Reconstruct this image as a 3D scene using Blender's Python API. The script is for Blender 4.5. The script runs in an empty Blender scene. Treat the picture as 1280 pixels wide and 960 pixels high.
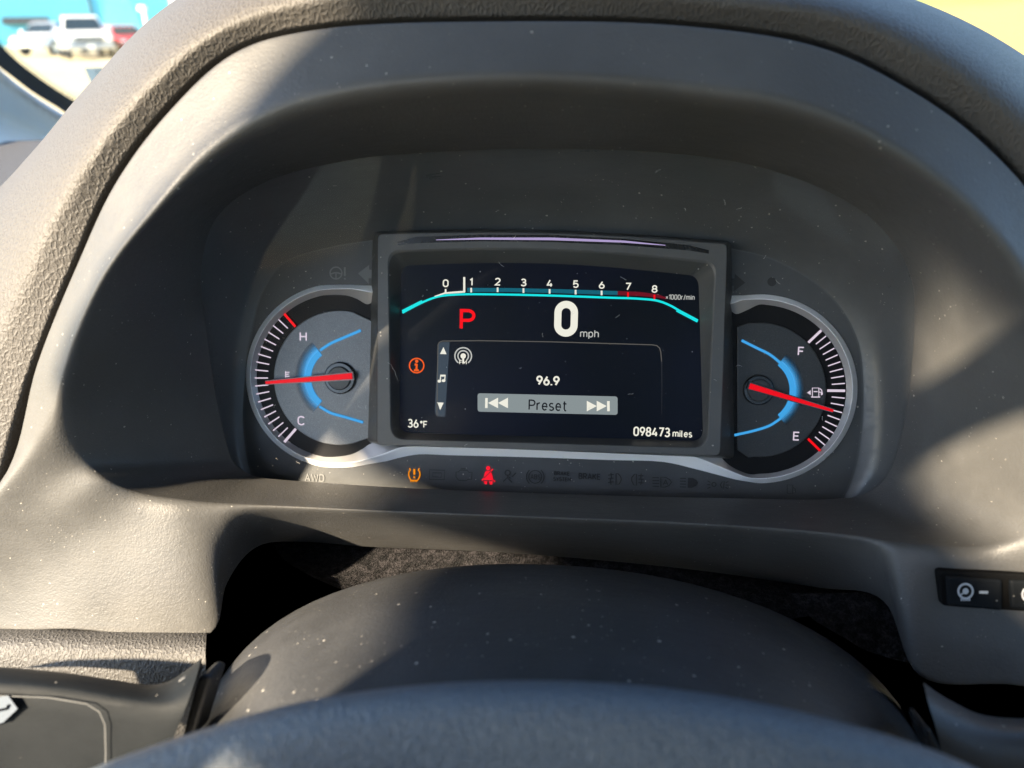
import bpy, bmesh, math, random
import numpy as np
from mathutils import Vector, Matrix, Quaternion

random.seed(7)
R = math.radians
scene = bpy.context.scene
COL = scene.collection

# ---------------------------------------------------------------- camera
F = 962.0                                  # focal length in photo pixels (1280 wide)
TILT = R(19.15)                             # the cluster face leans back by this much
C0 = Vector((0, 0, 1.15))                  # middle of the instrument face
U = Vector((1, 0, 0))
V = Vector((0, math.sin(TILT), math.cos(TILT)))
N = Vector((0, -math.cos(TILT), math.sin(TILT)))
CU, CV, CN = 0.022, 0.026, 0.400           # camera in the cluster frame
CAM = C0 + U * CU + V * CV + N * CN
d = (C0 - CAM).normalized()
roll = R(1.55)
right = (U - d * U.dot(d)).normalized()
up = right.cross(d)
right2 = right * math.cos(roll) + up * math.sin(roll)
up2 = right2.cross(d)
B = Matrix((right2, up2, -d)).transposed()
ray0 = Vector(((682 - 640) / F, (480 - 440) / F, -1)).normalized()
q0 = ray0.rotation_difference(Vector((0, 0, -1)))
ROT = B @ q0.to_matrix()
cam_data = bpy.data.cameras.new("camera")
cam = bpy.data.objects.new("camera", cam_data)
COL.objects.link(cam)
cam.matrix_world = Matrix.Translation(CAM) @ ROT.to_4x4()
cam_data.sensor_width = 36.0
cam_data.lens = 36.0 * F / 1280.0
cam_data.clip_start = 0.01
cam_data.clip_end = 900
cam_data.dof.use_dof = True
cam_data.dof.focus_distance = 0.385
cam_data.dof.aperture_fstop = 7.5
scene.camera = cam

# ---------------------------------------------------------------- light
SUN = Vector((-0.58, -0.64, 0.50)).normalized()      # towards the sun
world = bpy.data.worlds.new("World")
scene.world = world
world.use_nodes = True
wn = world.node_tree
wn.nodes.clear()
sky = wn.nodes.new('ShaderNodeTexSky')
sky.sky_type = 'NISHITA'
sky.sun_disc = False
sky.dust_density = 0.4
sky.ozone_density = 2.0
sky.sun_elevation = math.asin(SUN.z)
sky.sun_rotation = math.atan2(SUN.x, SUN.y)
bg = wn.nodes.new('ShaderNodeBackground')
bg.inputs[1].default_value = 0.12
wo = wn.nodes.new('ShaderNodeOutputWorld')
wn.links.new(sky.outputs[0], bg.inputs[0])
wn.links.new(bg.outputs[0], wo.inputs[0])
sl = bpy.data.lights.new("sun", 'SUN')
sl.energy = 5.0
sl.angle = R(1.8)
sl.color = (1.0, 0.83, 0.60)
so = bpy.data.objects.new("sun", sl)
COL.objects.link(so)
so.rotation_euler = SUN.to_track_quat('Z', 'Y').to_euler()
so.location = (-6, -5, 6)

vs = scene.view_settings
vs.view_transform = 'Standard'
vs.look = 'None'
vs.gamma = 1
vs.use_curve_mapping = False
EXPO = 2.35
vs.exposure = EXPO
EM = 1.0 / (2 ** EXPO)                     # a screen pixel of display value 1
scene.cycles.use_denoising = True
scene.cycles.max_bounces = 8
scene.cycles.transparent_max_bounces = 12
scene.cycles.caustics_reflective = False
scene.cycles.caustics_refractive = False
scene.cycles.sample_clamp_indirect = 6

# ---------------------------------------------------------------- geometry helpers
CAML = Vector((CU, CV, CN))
def to_local(w):
    w = w - C0
    return Vector((w.dot(U), w.dot(V), w.dot(N)))
def W(u, v, n):
    return C0 + U * u + V * v + N * n
def ray(x, y):
    return (ROT @ Vector(((x - 640) / F, (480 - y) / F, -1))).normalized()
def loc(x, y, n):
    """photo point -> cluster frame point at height n above the dial plate"""
    r = ray(x, y)
    rl = Vector((r.dot(U), r.dot(V), r.dot(N)))
    t = (n - CN) / rl.z
    return CAML + rl * t
def q(x, y, n):
    p = loc(x, y, n)
    return W(p.x, p.y, p.z)
def at(x, y, dist):
    return CAM + ray(x, y) * dist
def ground(x, y, z=0.0):
    r = ray(x, y)
    return CAM + r * ((z - CAM.z) / r.z)
def PX(x, y, n):                           # metres per photo pixel at that point
    a = loc(x, y, n); b = loc(x + 1, y, n)
    return (b - a).length

def empty(name, at_, label=None, cat=None, group=None):
    o = bpy.data.objects.new(name, None)
    COL.objects.link(o)
    o.empty_display_size = 0.02
    o.location = at_
    tag(o, label, cat, group)
    return o
def tag(o, label=None, cat=None, group=None, kind=None):
    if label: o["label"] = label
    if cat: o["category"] = cat
    if group: o["group"] = group
    if kind: o["kind"] = kind
    return o
def root_of(o):
    p = Vector((0, 0, 0))
    while o is not None:
        p = p + o.location
        o = o.parent
    return p
def mk(name, verts, faces, mat, parent=None, smooth=False, base=None, fix=True):
    """verts are world points; the object's origin sits at the parent's origin"""
    o_at = root_of(parent) if parent else (Vector(base) if base is not None else Vector((0, 0, 0)))
    me = bpy.data.meshes.new(name)
    me.from_pydata([tuple(Vector(v) - o_at) for v in verts], [], faces)
    if fix:
        bm = bmesh.new(); bm.from_mesh(me)
        bmesh.ops.recalc_face_normals(bm, faces=bm.faces)
        bm.to_mesh(me); bm.free()
    if mat: me.materials.append(mat)
    if smooth:
        me.polygons.foreach_set('use_smooth', [True] * len(me.polygons))
    o = bpy.data.objects.new(name, me)
    COL.objects.link(o)
    if parent: o.parent = parent
    else: o.location = o_at
    return o
def bevel(o, w, seg=2, ang=35):
    m = o.modifiers.new('bevel', 'BEVEL')
    m.width = w; m.segments = seg; m.limit_method = 'ANGLE'; m.angle_limit = R(ang)
    m.harden_normals = False
    return o

def catmull(P, sub, closed):
    """P: (k,3) array -> dense centripetal-ish spline"""
    P = np.asarray(P, float)
    k = len(P); out = []
    rng = range(k) if closed else range(k - 1)
    for i in rng:
        p1, p2 = P[i], P[(i + 1) % k]
        p0 = P[(i - 1) % k] if (closed or i > 0) else 2 * p1 - p2
        p3 = P[(i + 2) % k] if (closed or i < k - 2) else 2 * p2 - p1
        # non-uniform (centripetal) tangents
        d0 = max(np.linalg.norm(p1 - p0), 1e-9) ** .5
        d1 = max(np.linalg.norm(p2 - p1), 1e-9) ** .5
        d2 = max(np.linalg.norm(p3 - p2), 1e-9) ** .5
        m1 = ((p1 - p0) / d0 - (p2 - p0) / (d0 + d1) + (p2 - p1) / d1) * d1
        m2 = ((p2 - p1) / d1 - (p3 - p1) / (d1 + d2) + (p3 - p2) / d2) * d1
        for s in range(sub):
            t = s / sub
            out.append((2*t**3 - 3*t**2 + 1) * p1 + (t**3 - 2*t**2 + t) * m1 + (-2*t**3 + 3*t**2) * p2 + (t**3 - t**2) * m2)
    if not closed: out.append(P[-1])
    return np.array(out)
def chaikin(rows, it):
    """corner cutting across a list of row arrays, end rows kept"""
    for _ in range(it):
        new = [rows[0]]
        for a, b in zip(rows[:-1], rows[1:]):
            new.append(a * .75 + b * .25)
            new.append(a * .25 + b * .75)
        new.append(rows[-1])
        rows = new
    return rows
def grid_faces(nr, nc, closed):
    f = []
    for i in range(nr - 1):
        for j in range(nc if closed else nc - 1):
            k = (j + 1) % nc
            f.append((i*nc + j, i*nc + k, (i+1)*nc + k, (i+1)*nc + j))
    return f
def loft(name, rows, mat, parent=None, closed=True, sub=8, it=3, smooth=True, base=None, flip=False):
    rr = [catmull([tuple(p) for p in r], sub, closed) for r in rows]
    rr = chaikin(rr, it) if it else rr
    nc = len(rr[0])
    v = np.concatenate(rr)
    f = grid_faces(len(rr), nc, closed)
    return mk(name, [Vector(p) for p in v], f, mat, parent, smooth, base)
def lerp(a, b, t):
    return a + (b - a) * t

def prism(name, outline, h_in, mat, parent, axis=None, bev=0, smooth=False):
    """outline: world points (planar); extruded by h_in along axis"""
    axis = axis or N
    k = len(outline)
    v = list(outline) + [p + axis * h_in for p in outline]
    f = [tuple(range(k)), tuple(range(2*k - 1, k - 1, -1))]
    f += [(i, (i+1) % k, k + (i+1) % k, k + i) for i in range(k)]
    o = mk(name, v, f, mat, parent, smooth)
    if bev: bevel(o, bev)
    return o
def rrect(x0, y0, x1, y1, r, k=6):
    pts = []
    for cx, cy, a0 in ((x1 - r, y0 + r, -90), (x1 - r, y1 - r, 0), (x0 + r, y1 - r, 90), (x0 + r, y0 + r, 180)):
        for i in range(k + 1):
            a = R(a0 + 90 * i / k)
            pts.append((cx + r * math.cos(a), cy + r * math.sin(a)))
    return pts
def box(c, s, rz=0):
    """8 verts + 6 faces of a box, centre c, size s"""
    m = Matrix.Rotation(rz, 3, 'Z')
    v = [Vector(c) + m @ Vector((sx*s[0]/2, sy*s[1]/2, sz*s[2]/2)) for sz in (-1, 1) for sx, sy in ((-1,-1),(1,-1),(1,1),(-1,1))]
    f = [(3,2,1,0), (4,5,6,7), (0,1,5,4), (1,2,6,5), (2,3,7,6), (3,0,4,7)]
    return v, f
def tube(pts, rad, seg=10, closed=False):
    pts = [Vector(p) for p in pts]
    v = []; f = []
    k = len(pts)
    for i, p in enumerate(pts):
        a = pts[(i+1) % k] if (closed or i < k-1) else p
        b = pts[(i-1) % k] if (closed or i > 0) else p
        t = (a - b).normalized()
        s = t.cross(Vector((0.12, 0.2, 0.97))).normalized()
        w = t.cross(s)
        r = rad[i] if isinstance(rad, (list, tuple)) else rad
        for j in range(seg):
            an = 2*math.pi*j/seg
            v.append(p + (s*math.cos(an) + w*math.sin(an)) * r)
    for i in range(k if closed else k - 1):
        for j in range(seg):
            f.append((i*seg + j, i*seg + (j+1) % seg, ((i+1) % k)*seg + (j+1) % seg, ((i+1) % k)*seg + j))
    if not closed:
        f.append(tuple(range(seg)))
        f.append(tuple(range((k-1)*seg + seg - 1, (k-1)*seg - 1, -1)))
    return v, f

# ---------------------------------------------------------------- materials
class NT:
    def __init__(s, name):
        s.m = bpy.data.materials.new(name); s.m.use_nodes = True
        s.t = s.m.node_tree; s.n = s.t.nodes; s.l = s.t.links
        s.b = s.n['Principled BSDF']; s.o = s.n['Material Output']
    def new(s, typ, **kw):
        n = s.n.new(typ)
        for k, v in kw.items():
            if k.startswith('i_'):
                n.inputs[k[2:].replace('_', ' ')].default_value = v
            else: setattr(n, k, v)
        return n
    def ln(s, a, b): s.l.new(a, b)
    def math(s, op, a, b=None, clamp=False):
        n = s.n.new('ShaderNodeMath'); n.operation = op; n.use_clamp = clamp
        for i, x in enumerate((a, b)):
            if x is None: continue
            if isinstance(x, (int, float)): n.inputs[i].default_value = x
            else: s.l.new(x, n.inputs[i])
        return n.outputs[0]
    def ramp(s, x, a, b, lo=0., hi=1., smooth=True):
        n = s.n.new('ShaderNodeMapRange'); n.interpolation_type = 'SMOOTHSTEP' if smooth else 'LINEAR'
        s.l.new(x, n.inputs[0])
        for i, val in enumerate((a, b, lo, hi)): n.inputs[i+1].default_value = val
        return n.outputs[0]
    def mix(s, fac, a, b):
        n = s.n.new('ShaderNodeMix'); n.data_type = 'RGBA'
        if isinstance(fac, (int, float)): n.inputs[0].default_value = fac
        else: s.l.new(fac, n.inputs[0])
        for i, x in ((6, a), (7, b)):
            if isinstance(x, tuple): n.inputs[i].default_value = (*x, 1)
            else: s.l.new(x, n.inputs[i])
        return n.outputs[2]
    def coord(s, stretch=None):
        g = s.n.new('ShaderNodeNewGeometry')
        v = g.outputs['Position']
        if stretch:
            mp = s.n.new('ShaderNodeMapping'); mp.inputs['Scale'].default_value = stretch
            s.l.new(v, mp.inputs[0]); v = mp.outputs[0]
        return v
    def noise(s, v, scale, detail=3, rough=.55):
        n = s.n.new('ShaderNodeTexNoise'); n.inputs['Scale'].default_value = scale
        n.inputs['Detail'].default_value = detail; n.inputs['Roughness'].default_value = rough
        s.l.new(v, n.inputs['Vector']); return n.outputs['Fac']
    def voro(s, v, scale, feature='F1', out='Distance', rnd=1.0):
        n = s.n.new('ShaderNodeTexVoronoi'); n.feature = feature; n.inputs['Scale'].default_value = scale
        n.inputs['Randomness'].default_value = rnd
        s.l.new(v, n.inputs['Vector']); return n.outputs[out], n
    def bump(s, h, dist, strength=1.0, prev=None):
        n = s.n.new('ShaderNodeBump'); n.inputs['Distance'].default_value = dist; n.inputs['Strength'].default_value = strength
        s.l.new(h, n.inputs['Height'])
        if prev is not None: s.l.new(prev, n.inputs['Normal'])
        s.l.new(n.outputs[0], s.b.inputs['Normal']); return n.outputs[0]
    def dust(s, v, scale=260, size=.055, keep=.5):
        """0/1 mask of small specks of lint lying on the surface"""
        a, n = s.voro(v, scale)
        sep = s.n.new('ShaderNodeSeparateColor'); s.l.new(n.outputs['Color'], sep.inputs[0])
        sz = s.math('MULTIPLY', sep.outputs[1], size)
        m = s.math('LESS_THAN', a, sz)
        k = s.math('GREATER_THAN', sep.outputs[0], 1 - keep)
        return s.math('MULTIPLY', m, k)
def basic(name, col, rough=.5, metal=0., spec=.5, coat=0., sheen=0.):
    t = NT(name)
    t.b.inputs['Base Color'].default_value = (*col, 1)
    t.b.inputs['Roughness'].default_value = rough
    t.b.inputs['Metallic'].default_value = metal
    t.b.inputs['Specular IOR Level'].default_value = spec
    t.b.inputs['Coat Weight'].default_value = coat
    t.b.inputs['Sheen Weight'].default_value = sheen
    return t
def emit(name, col, k=1.0):
    t = NT(name)
    t.b.inputs['Base Color'].default_value = (0, 0, 0, 1)
    t.b.inputs['Roughness'].default_value = .3
    t.b.inputs['Specular IOR Level'].default_value = .08
    t.b.inputs['Emission Color'].default_value = (*col, 1)
    t.b.inputs['Emission Strength'].default_value = k * EM
    return t.m
def s2l(r, g, b):
    f = lambda c: (c/255/12.92) if c/255 <= .04045 else ((c/255 + .055)/1.055) ** 2.4
    return (f(r), f(g), f(b))

def plastic(name, col, rough=.5, grain=900, gdist=.00012, dustk=.35, dsize=.14, dscale=290, streak=0, wear=.45, spec=.5):
    t = basic(name, col, rough, spec=spec)
    v = t.coord()
    n1 = t.noise(v, grain, 2)
    n2 = t.noise(v, 22, 6, .65)
    c = t.mix(t.ramp(n2, .35, .75, 0, wear), col, tuple(min(1, x * 1.45 + .010) for x in col))
    r = t.ramp(n2, .25, .8, rough - .05, rough + .12)
    # faint wipe marks: stretched noise in the gloss
    ws_ = t.noise(t.coord((35, 220, 160)), 2.2, 5, .7)
    r = t.math('ADD', r, t.ramp(ws_, .4, .75, -.03 - streak, .05 + streak))
    t.ln(r, t.b.inputs['Roughness'])
    if dustk:
        # lint: irregular specks, sparse large and denser fine ones, thicker where the dust noise is high
        nz = t.new('ShaderNodeTexNoise'); nz.inputs['Scale'].default_value = 1400; t.ln(v, nz.inputs['Vector'])
        ad = t.new('ShaderNodeVectorMath', operation='MULTIPLY_ADD')
        t.ln(nz.outputs['Color'], ad.inputs[0]); ad.inputs[1].default_value = (.0009, .0009, .0009); t.ln(v, ad.inputs[2])
        vd = ad.outputs[0]
        dm = t.dust(vd, dscale, dsize, dustk)
        fine = t.dust(vd, dscale * 2.4, dsize * 1.5, dustk * .9)
        lay = t.ramp(t.noise(v, 45, 3), .42, .66)
        dd = t.math('MAXIMUM', t.math('MULTIPLY', dm, .8), t.math('MULTIPLY', t.math('MULTIPLY', fine, lay), .6))
        c = t.mix(dd, c, (.46, .43, .38))
    t.ln(c, t.b.inputs['Base Color'])
    n3 = t.noise(v, grain * .45, 3)
    t.bump(t.math('ADD', n1, n3), gdist, .8)
    return t.m
def leather(name, col, scale=230, depth=.0011, rough=.45):
    t = basic(name, col, rough)
    v = t.coord()
    nz = t.new('ShaderNodeTexNoise'); nz.inputs['Scale'].default_value = 170; nz.inputs['Detail'].default_value = 2
    t.ln(v, nz.inputs['Vector'])
    add = t.new('ShaderNodeVectorMath', operation='MULTIPLY_ADD')
    t.ln(nz.outputs['Color'], add.inputs[0]); add.inputs[1].default_value = (.0022, .0022, .0022); t.ln(v, add.inputs[2])
    mp = t.new('ShaderNodeMapping'); mp.inputs['Scale'].default_value = (1.25, .95, .8); mp.inputs['Rotation'].default_value = (.4, R(28), 0)
    t.ln(add.outputs[0], mp.inputs[0])
    e, _ = t.voro(mp.outputs[0], scale, 'DISTANCE_TO_EDGE')
    e2, _ = t.voro(mp.outputs[0], scale * 2.3, 'DISTANCE_TO_EDGE')
    h = t.ramp(e, 0, .28, 1, 0)
    h2 = t.math('MULTIPLY', t.ramp(e2, 0, .3, 1, 0), .32)
    big = t.math('MULTIPLY', t.noise(v, 60, 3), .7)
    hh = t.math('ADD', t.math('ADD', h, h2), big)
    fine = t.math('MULTIPLY', t.noise(v, 1500, 2), .12)
    hh = t.math('ADD', hh, fine)
    c = t.mix(t.ramp(e, 0, .22, .35, 0), col, tuple(x * 1.35 for x in col))
    t.ln(c, t.b.inputs['Base Color'])
    t.bump(hh, depth, .9)
    return t.m

M = {}
M['lining'] = plastic('hood_plastic', (.068, .067, .065), .46, 1300, .00014, .36, .13)
M['shroud'] = plastic('shroud_plastic', (.072, .075, .077), .42, 1500, .00005, .25, streak=.08)
M['leather'] = leather('grained_vinyl', (.060, .055, .050), 400, .00022, .60)
M['leather2'] = leather('fine_grained_vinyl', (.068, .065, .062), 440, .00028, .58)
M['wheel'] = leather('wheel_vinyl_sky_tinted', (.074, .090, .108), 480, .00026, .42)  # dark grey vinyl with the blue of the sky mixed into its colour
M['plate'] = plastic('plate_black', (.056, .059, .062), .45, 1800, .00004, .35)
M['bezel'] = plastic('bezel_grey', (.076, .077, .077), .42, 1800, .00003, .22)
M['bezel_in'] = plastic('bezel_inner_grey', (.060, .061, .060), .45, 1800, .00003, .1)
M['column'] = plastic('column_plastic', (.037, .038, .040), .44, 900, .00015, .45, .15, 230)
M['dark'] = basic('recess_shade_black', (.0, .0, .0), 1.0, spec=0.).m  # deep shade of the recess given as a fully black colour
M['gap'] = basic('seam_black', (.006, .006, .006), .8, spec=.1).m
M['gloss'] = plastic('gloss_black', (.010, .011, .012), .22, 900, .00001, .1)
M['stalk'] = plastic('stalk_black', (.006, .0075, .009), .6, 900, .00006, .1, spec=.12)

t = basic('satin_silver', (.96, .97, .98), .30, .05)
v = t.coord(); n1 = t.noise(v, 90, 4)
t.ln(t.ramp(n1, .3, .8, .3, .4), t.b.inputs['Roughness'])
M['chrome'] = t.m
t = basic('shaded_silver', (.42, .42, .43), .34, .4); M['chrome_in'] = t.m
t = basic('dial_black', (.008, .008, .009), .45, spec=.15); v = t.coord()
dm = t.dust(v, 300, .07, .3)
t.ln(t.mix(t.math('MULTIPLY', dm, .7), (.008, .008, .009), (.4, .38, .36)), t.b.inputs['Base Color']); M['dial'] = t.m
t = basic('dial_grey_metallic', (.070, .074, .080), .42, 0.35); v = t.coord()
g = t.noise(v, 3200, 1); dm = t.dust(v, 300, .06, .3)
c = t.mix(t.ramp(g, .45, .75), (.115, .122, .132), (.21, .222, .24))
t.ln(t.mix(t.math('MULTIPLY', dm, .6), c, (.4, .38, .36)), t.b.inputs['Base Color']); M['disc'] = t.m
t = basic('dial_dark_grey', (.028, .030, .032), .42, 0.2); v = t.coord()
g = t.noise(v, 3200, 1)
t.ln(t.mix(t.ramp(g, .45, .75), (.034, .037, .040), (.060, .063, .067)), t.b.inputs['Base Color']); M['disc2'] = t.m
t = basic('felt', (.022, .020, .022), .95, spec=.05, sheen=.05); v = t.coord()
a = t.noise(v, 800, 3, .75); a2 = t.noise(v, 260, 3)
c = t.mix(t.ramp(t.math('MULTIPLY', a, a2), .16, .42), (.003, .0028, .0034), (.058, .052, .055))
t.ln(c, t.b.inputs['Base Color']); t.bump(a, .0030, 1.0); M['felt'] = t.m

M['white_px'] = emit('screen_white', s2l(242, 240, 226))
M['white_dim'] = emit('screen_grey_white', s2l(190, 192, 188))
M['red_px'] = emit('screen_red', (1.0, .004, .01), 1.0)
M['dred_px'] = emit('screen_dark_red', s2l(110, 18, 34))
M['cyan_px'] = emit('screen_cyan', s2l(25, 232, 232))
M['teal_px'] = emit('screen_teal', s2l(20, 98, 118))
M['orange_px'] = emit('screen_orange', s2l(245, 95, 25))
M['amber_px'] = emit('telltale_amber', s2l(255, 150, 20))
M['redtell'] = emit('telltale_red', (1.0, .01, .03), 1.15)
M['bar_px'] = emit('screen_bar_grey', s2l(138, 148, 150))
M['strip_px'] = emit('screen_strip_slate', s2l(62, 74, 86))
M['line_px'] = emit('screen_outline_grey', s2l(92, 90, 86))
M['line2_px'] = emit('screen_outline_dim', s2l(44, 46, 52))
M['ink_px'] = emit('screen_bar_ink', s2l(22, 26, 32))
M['blue'] = emit('dial_blue', s2l(66, 165, 230))
M['tick'] = emit('dial_tick_pink_white', s2l(222, 208, 224))
M['needle'] = emit('needle_red', (.86, .003, .012), 1.0)
M['needle_edge'] = basic('needle_edge', (.20, .17, .17), .35).m
M['purple'] = emit('light_strip_lilac', s2l(176, 160, 205))
M['ghost'] = basic('unlit_symbol_print', (.022, .023, .025), .5).m
M['ghost_l'] = basic('unlit_symbol_print_light', (.16, .165, .17), .5).m
M['icon_d'] = basic('stalk_symbol', (.10, .12, .15), .5).m
M['icon_w'] = basic('switch_symbol_white', (.55, .56, .57), .5).m

# navy display glass: the black level of a lit panel glows a little
t = NT('screen_glass')
t.b.inputs['Base Color'].default_value = (.004, .005, .008, 1)
t.b.inputs['Roughness'].default_value = .32
t.b.inputs['Specular IOR Level'].default_value = .12
v = t.coord()
n1 = t.noise(v, 14, 2)
t.ln(t.mix(t.ramp(n1, .3, .7), s2l(5, 9, 15), s2l(8, 12, 25)), t.b.inputs['Emission Color'])
t.b.inputs['Emission Strength'].default_value = EM
dm = t.dust(v, 300, .055, .4)
t.ln(t.mix(t.math('MULTIPLY', dm, .5), (.002, .0025, .004), (.4, .4, .4)), t.b.inputs['Base Color'])
M['screen'] = t.m
t = NT('panel_glow_grey')
t.b.inputs['Base Color'].default_value = (.004, .005, .008, 1)
t.b.inputs['Emission Color'].default_value = (*s2l(40, 42, 46), 1)
t.b.inputs['Emission Strength'].default_value = EM
M['glow'] = t.m

def clear(name, tint=(1, 1, 1), refl=1.0, dust=0.0):
    t = NT(name)
    t.n.remove(t.b)
    tr = t.new('ShaderNodeBsdfTransparent'); tr.inputs[0].default_value = (*tint, 1)
    gl = t.new('ShaderNodeBsdfGlossy'); gl.inputs['Roughness'].default_value = .03
    fr = t.new('ShaderNodeLayerWeight'); fr.inputs[0].default_value = .5
    fac = t.math('ADD', t.math('MULTIPLY', t.math('POWER', fr.outputs['Facing'], 5.0), .9), .04)
    fac = t.math('MULTIPLY', fac, refl)
    mx = t.new('ShaderNodeMixShader')
    t.ln(fac, mx.inputs[0]); t.ln(tr.outputs[0], mx.inputs[1]); t.ln(gl.outputs[0], mx.inputs[2])
    out = mx.outputs[0]
    if dust:
        v = t.coord()
        a = t.dust(v, 240, .075, dust)
        b = t.dust(v, 620, .12, dust * .5)
        dm = t.math('MULTIPLY', t.math('MAXIMUM', a, t.math('MULTIPLY', b, .6)), .55)
        df = t.new('ShaderNodeBsdfDiffuse'); df.inputs[0].default_value = (.55, .53, .5, 1)
        m2 = t.new('ShaderNodeMixShader')
        t.ln(dm, m2.inputs[0]); t.ln(out, m2.inputs[1]); t.ln(df.outputs[0], m2.inputs[2])
        out = m2.outputs[0]
    t.ln(out, t.o.inputs[0])
    return t.m
M['lens'] = clear('clear_lens', (.97, .97, .97), .06, .45)
M['windshield'] = clear('windshield_glass', (.93, .96, .95), 1.0)

# ---------------------------------------------------------------- the dashboard: hood, face panel, padded cover
dash = empty('dashboard', W(0, -.10, .03), 'dark grey car dashboard with hooded opening around the instruments', 'dashboard')
# columns run clockwise from the lower left; each is (edge R, step S, outer O) in photo points + height n
cols = [
 ((95, 578, .085),  (291, 572, .020), (-95, 715, .098)),
 ((75, 510, .092),  (273, 500, .026), (8, 590, .103)),
 ((90, 438, .097),  (261, 420, .032), (46, 455, .107)),
 ((132, 345, .102), (253, 335, .038), (98, 326, .112)),
 ((193, 268, .106), (272, 272, .043), (143, 230, .116)),
 ((268, 196, .109), (330, 229, .048), (207, 143, .119)),
 ((350, 146, .112), (430, 202, .052), (292, 66, .122)),
 ((455, 118, .114), (540, 191, .054), (392, 37, .124)),
 ((640, 104, .115), (660, 187, .055), (640, 26, .126)),
 ((850, 117, .114), (820, 191, .054), (870, 33, .125)),
 ((1000, 142, .112),(930, 205, .052), (1030, 60, .122)),
 ((1120, 197, .109),(1030, 238, .048),(1140, 113, .119)),
 ((1222, 278, .106),(1100, 285, .043),(1220, 170, .116)),
 ((1290, 370, .102),(1138, 350, .038),(1302, 260, .112)),
 ((1322, 480, .098),(1138, 450, .031),(1375, 420, .107)),
 ((1322, 590, .094),(1123, 550, .023),(1420, 590, .103)),
 ((1310, 665, .090),(1104, 597, .018),(1440, 740, .098)),
 ((1250, 686, .086),(1075, 618, .016),(1420, 862, .094)),
 ((1165, 685, .080),(1040, 623, .016),(1260, 856, .092)),
 ((1122, 680, .074),(1000, 624, .016),(1150, 846, .088)),
 ((1085, 673, .068),(950, 623, .016), (1104, 752, .062)),
 ((1010, 665, .062),(900, 622, .016), (1020, 735, .026)),
 ((860, 655, .058), (800, 620, .016), (860, 712, .010)),
 ((640, 646, .056), (640, 615, .016), (640, 692, .006)),
 ((460, 639, .058), (480, 608, .016), (460, 684, .006)),
 ((370, 635, .062), (390, 602, .016), (380, 678, .010)),
 ((322, 633, .066), (350, 599, .016), (326, 682, .030)),
 ((275, 631, .071), (330, 597, .016), (284, 730, .066)),
 ((225, 627, .076), (316, 594, .017), (264, 792, .080)),
 ((165, 618, .080), (305, 588, .018), (90, 787, .086)),
 ((122, 602, .083), (297, 581, .019), (-75, 781, .090)),
]
def lift(i):                                            # the lip stands proud of the seam on the sides and top
    return 1.0 if 1 <= i <= 15 else (.45 if i in (0, 16, 30) else 0.)
Rr = [loc(c[0][0], c[0][1], c[0][2] + .010*lift(i)) for i, c in enumerate(cols)]
Ss = [loc(*c[1]) for c in cols]
Oo = [loc(c[2][0], c[2][1], c[2][2] - .012*lift(i)) for i, c in enumerate(cols)]
def wl(ps): return [W(p.x, p.y, p.z) for p in ps]
NB = len(cols)
# tunnel edge, tighter along the bottom ridge
ta = [0.30 if 5 <= i <= 14 else 0.13 for i in range(NB)]
tb = [0.40 if 5 <= i <= 14 else 0.26 for i in range(NB)]
RS = [lerp(Rr[i], Ss[i], ta[i]) for i in range(NB)]
RO = [lerp(Rr[i], Oo[i], tb[i]) for i in range(NB)]
back = [Ss[i] + Vector((0, 0, -.004)) + (Ss[i] - Vector((0.01, .01, Ss[i].z))).normalized() * .005 for i in range(NB)]
Oturn = []
for i in range(NB):
    p = Oo[i].copy()
    if 19 <= i <= 28: p = p + Vector((0.012 if i < 22 else (-.012 if i > 25 else 0), 0, -.016)) * 1.0
    else: p = p + Vector((0, 0, -.012))
    Oturn.append(p)
Ocl = [lerp(Oo[i], Rr[i], .03 if i >= 28 else .12) for i in range(NB)]
Opt = [lerp(Oo[i], Oturn[i], .12) for i in range(NB)]
S1 = [lerp(Ss[i], Rr[i], .04) for i in range(NB)]
rows = [Oturn, Opt, Oo, Ocl, RO, Rr, RS, [lerp(Rr[i], Ss[i], .6) for i in range(NB)], S1, Ss, back]
loft('hood_lining', [wl(r) for r in rows], M['lining'], dash, True, 8, 3)

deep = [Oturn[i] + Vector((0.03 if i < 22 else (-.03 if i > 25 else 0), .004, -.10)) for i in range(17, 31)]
loft('recess_wall', [wl(Oturn[17:31]), wl(deep)], M['dark'], dash, False, 6, 0)
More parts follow.
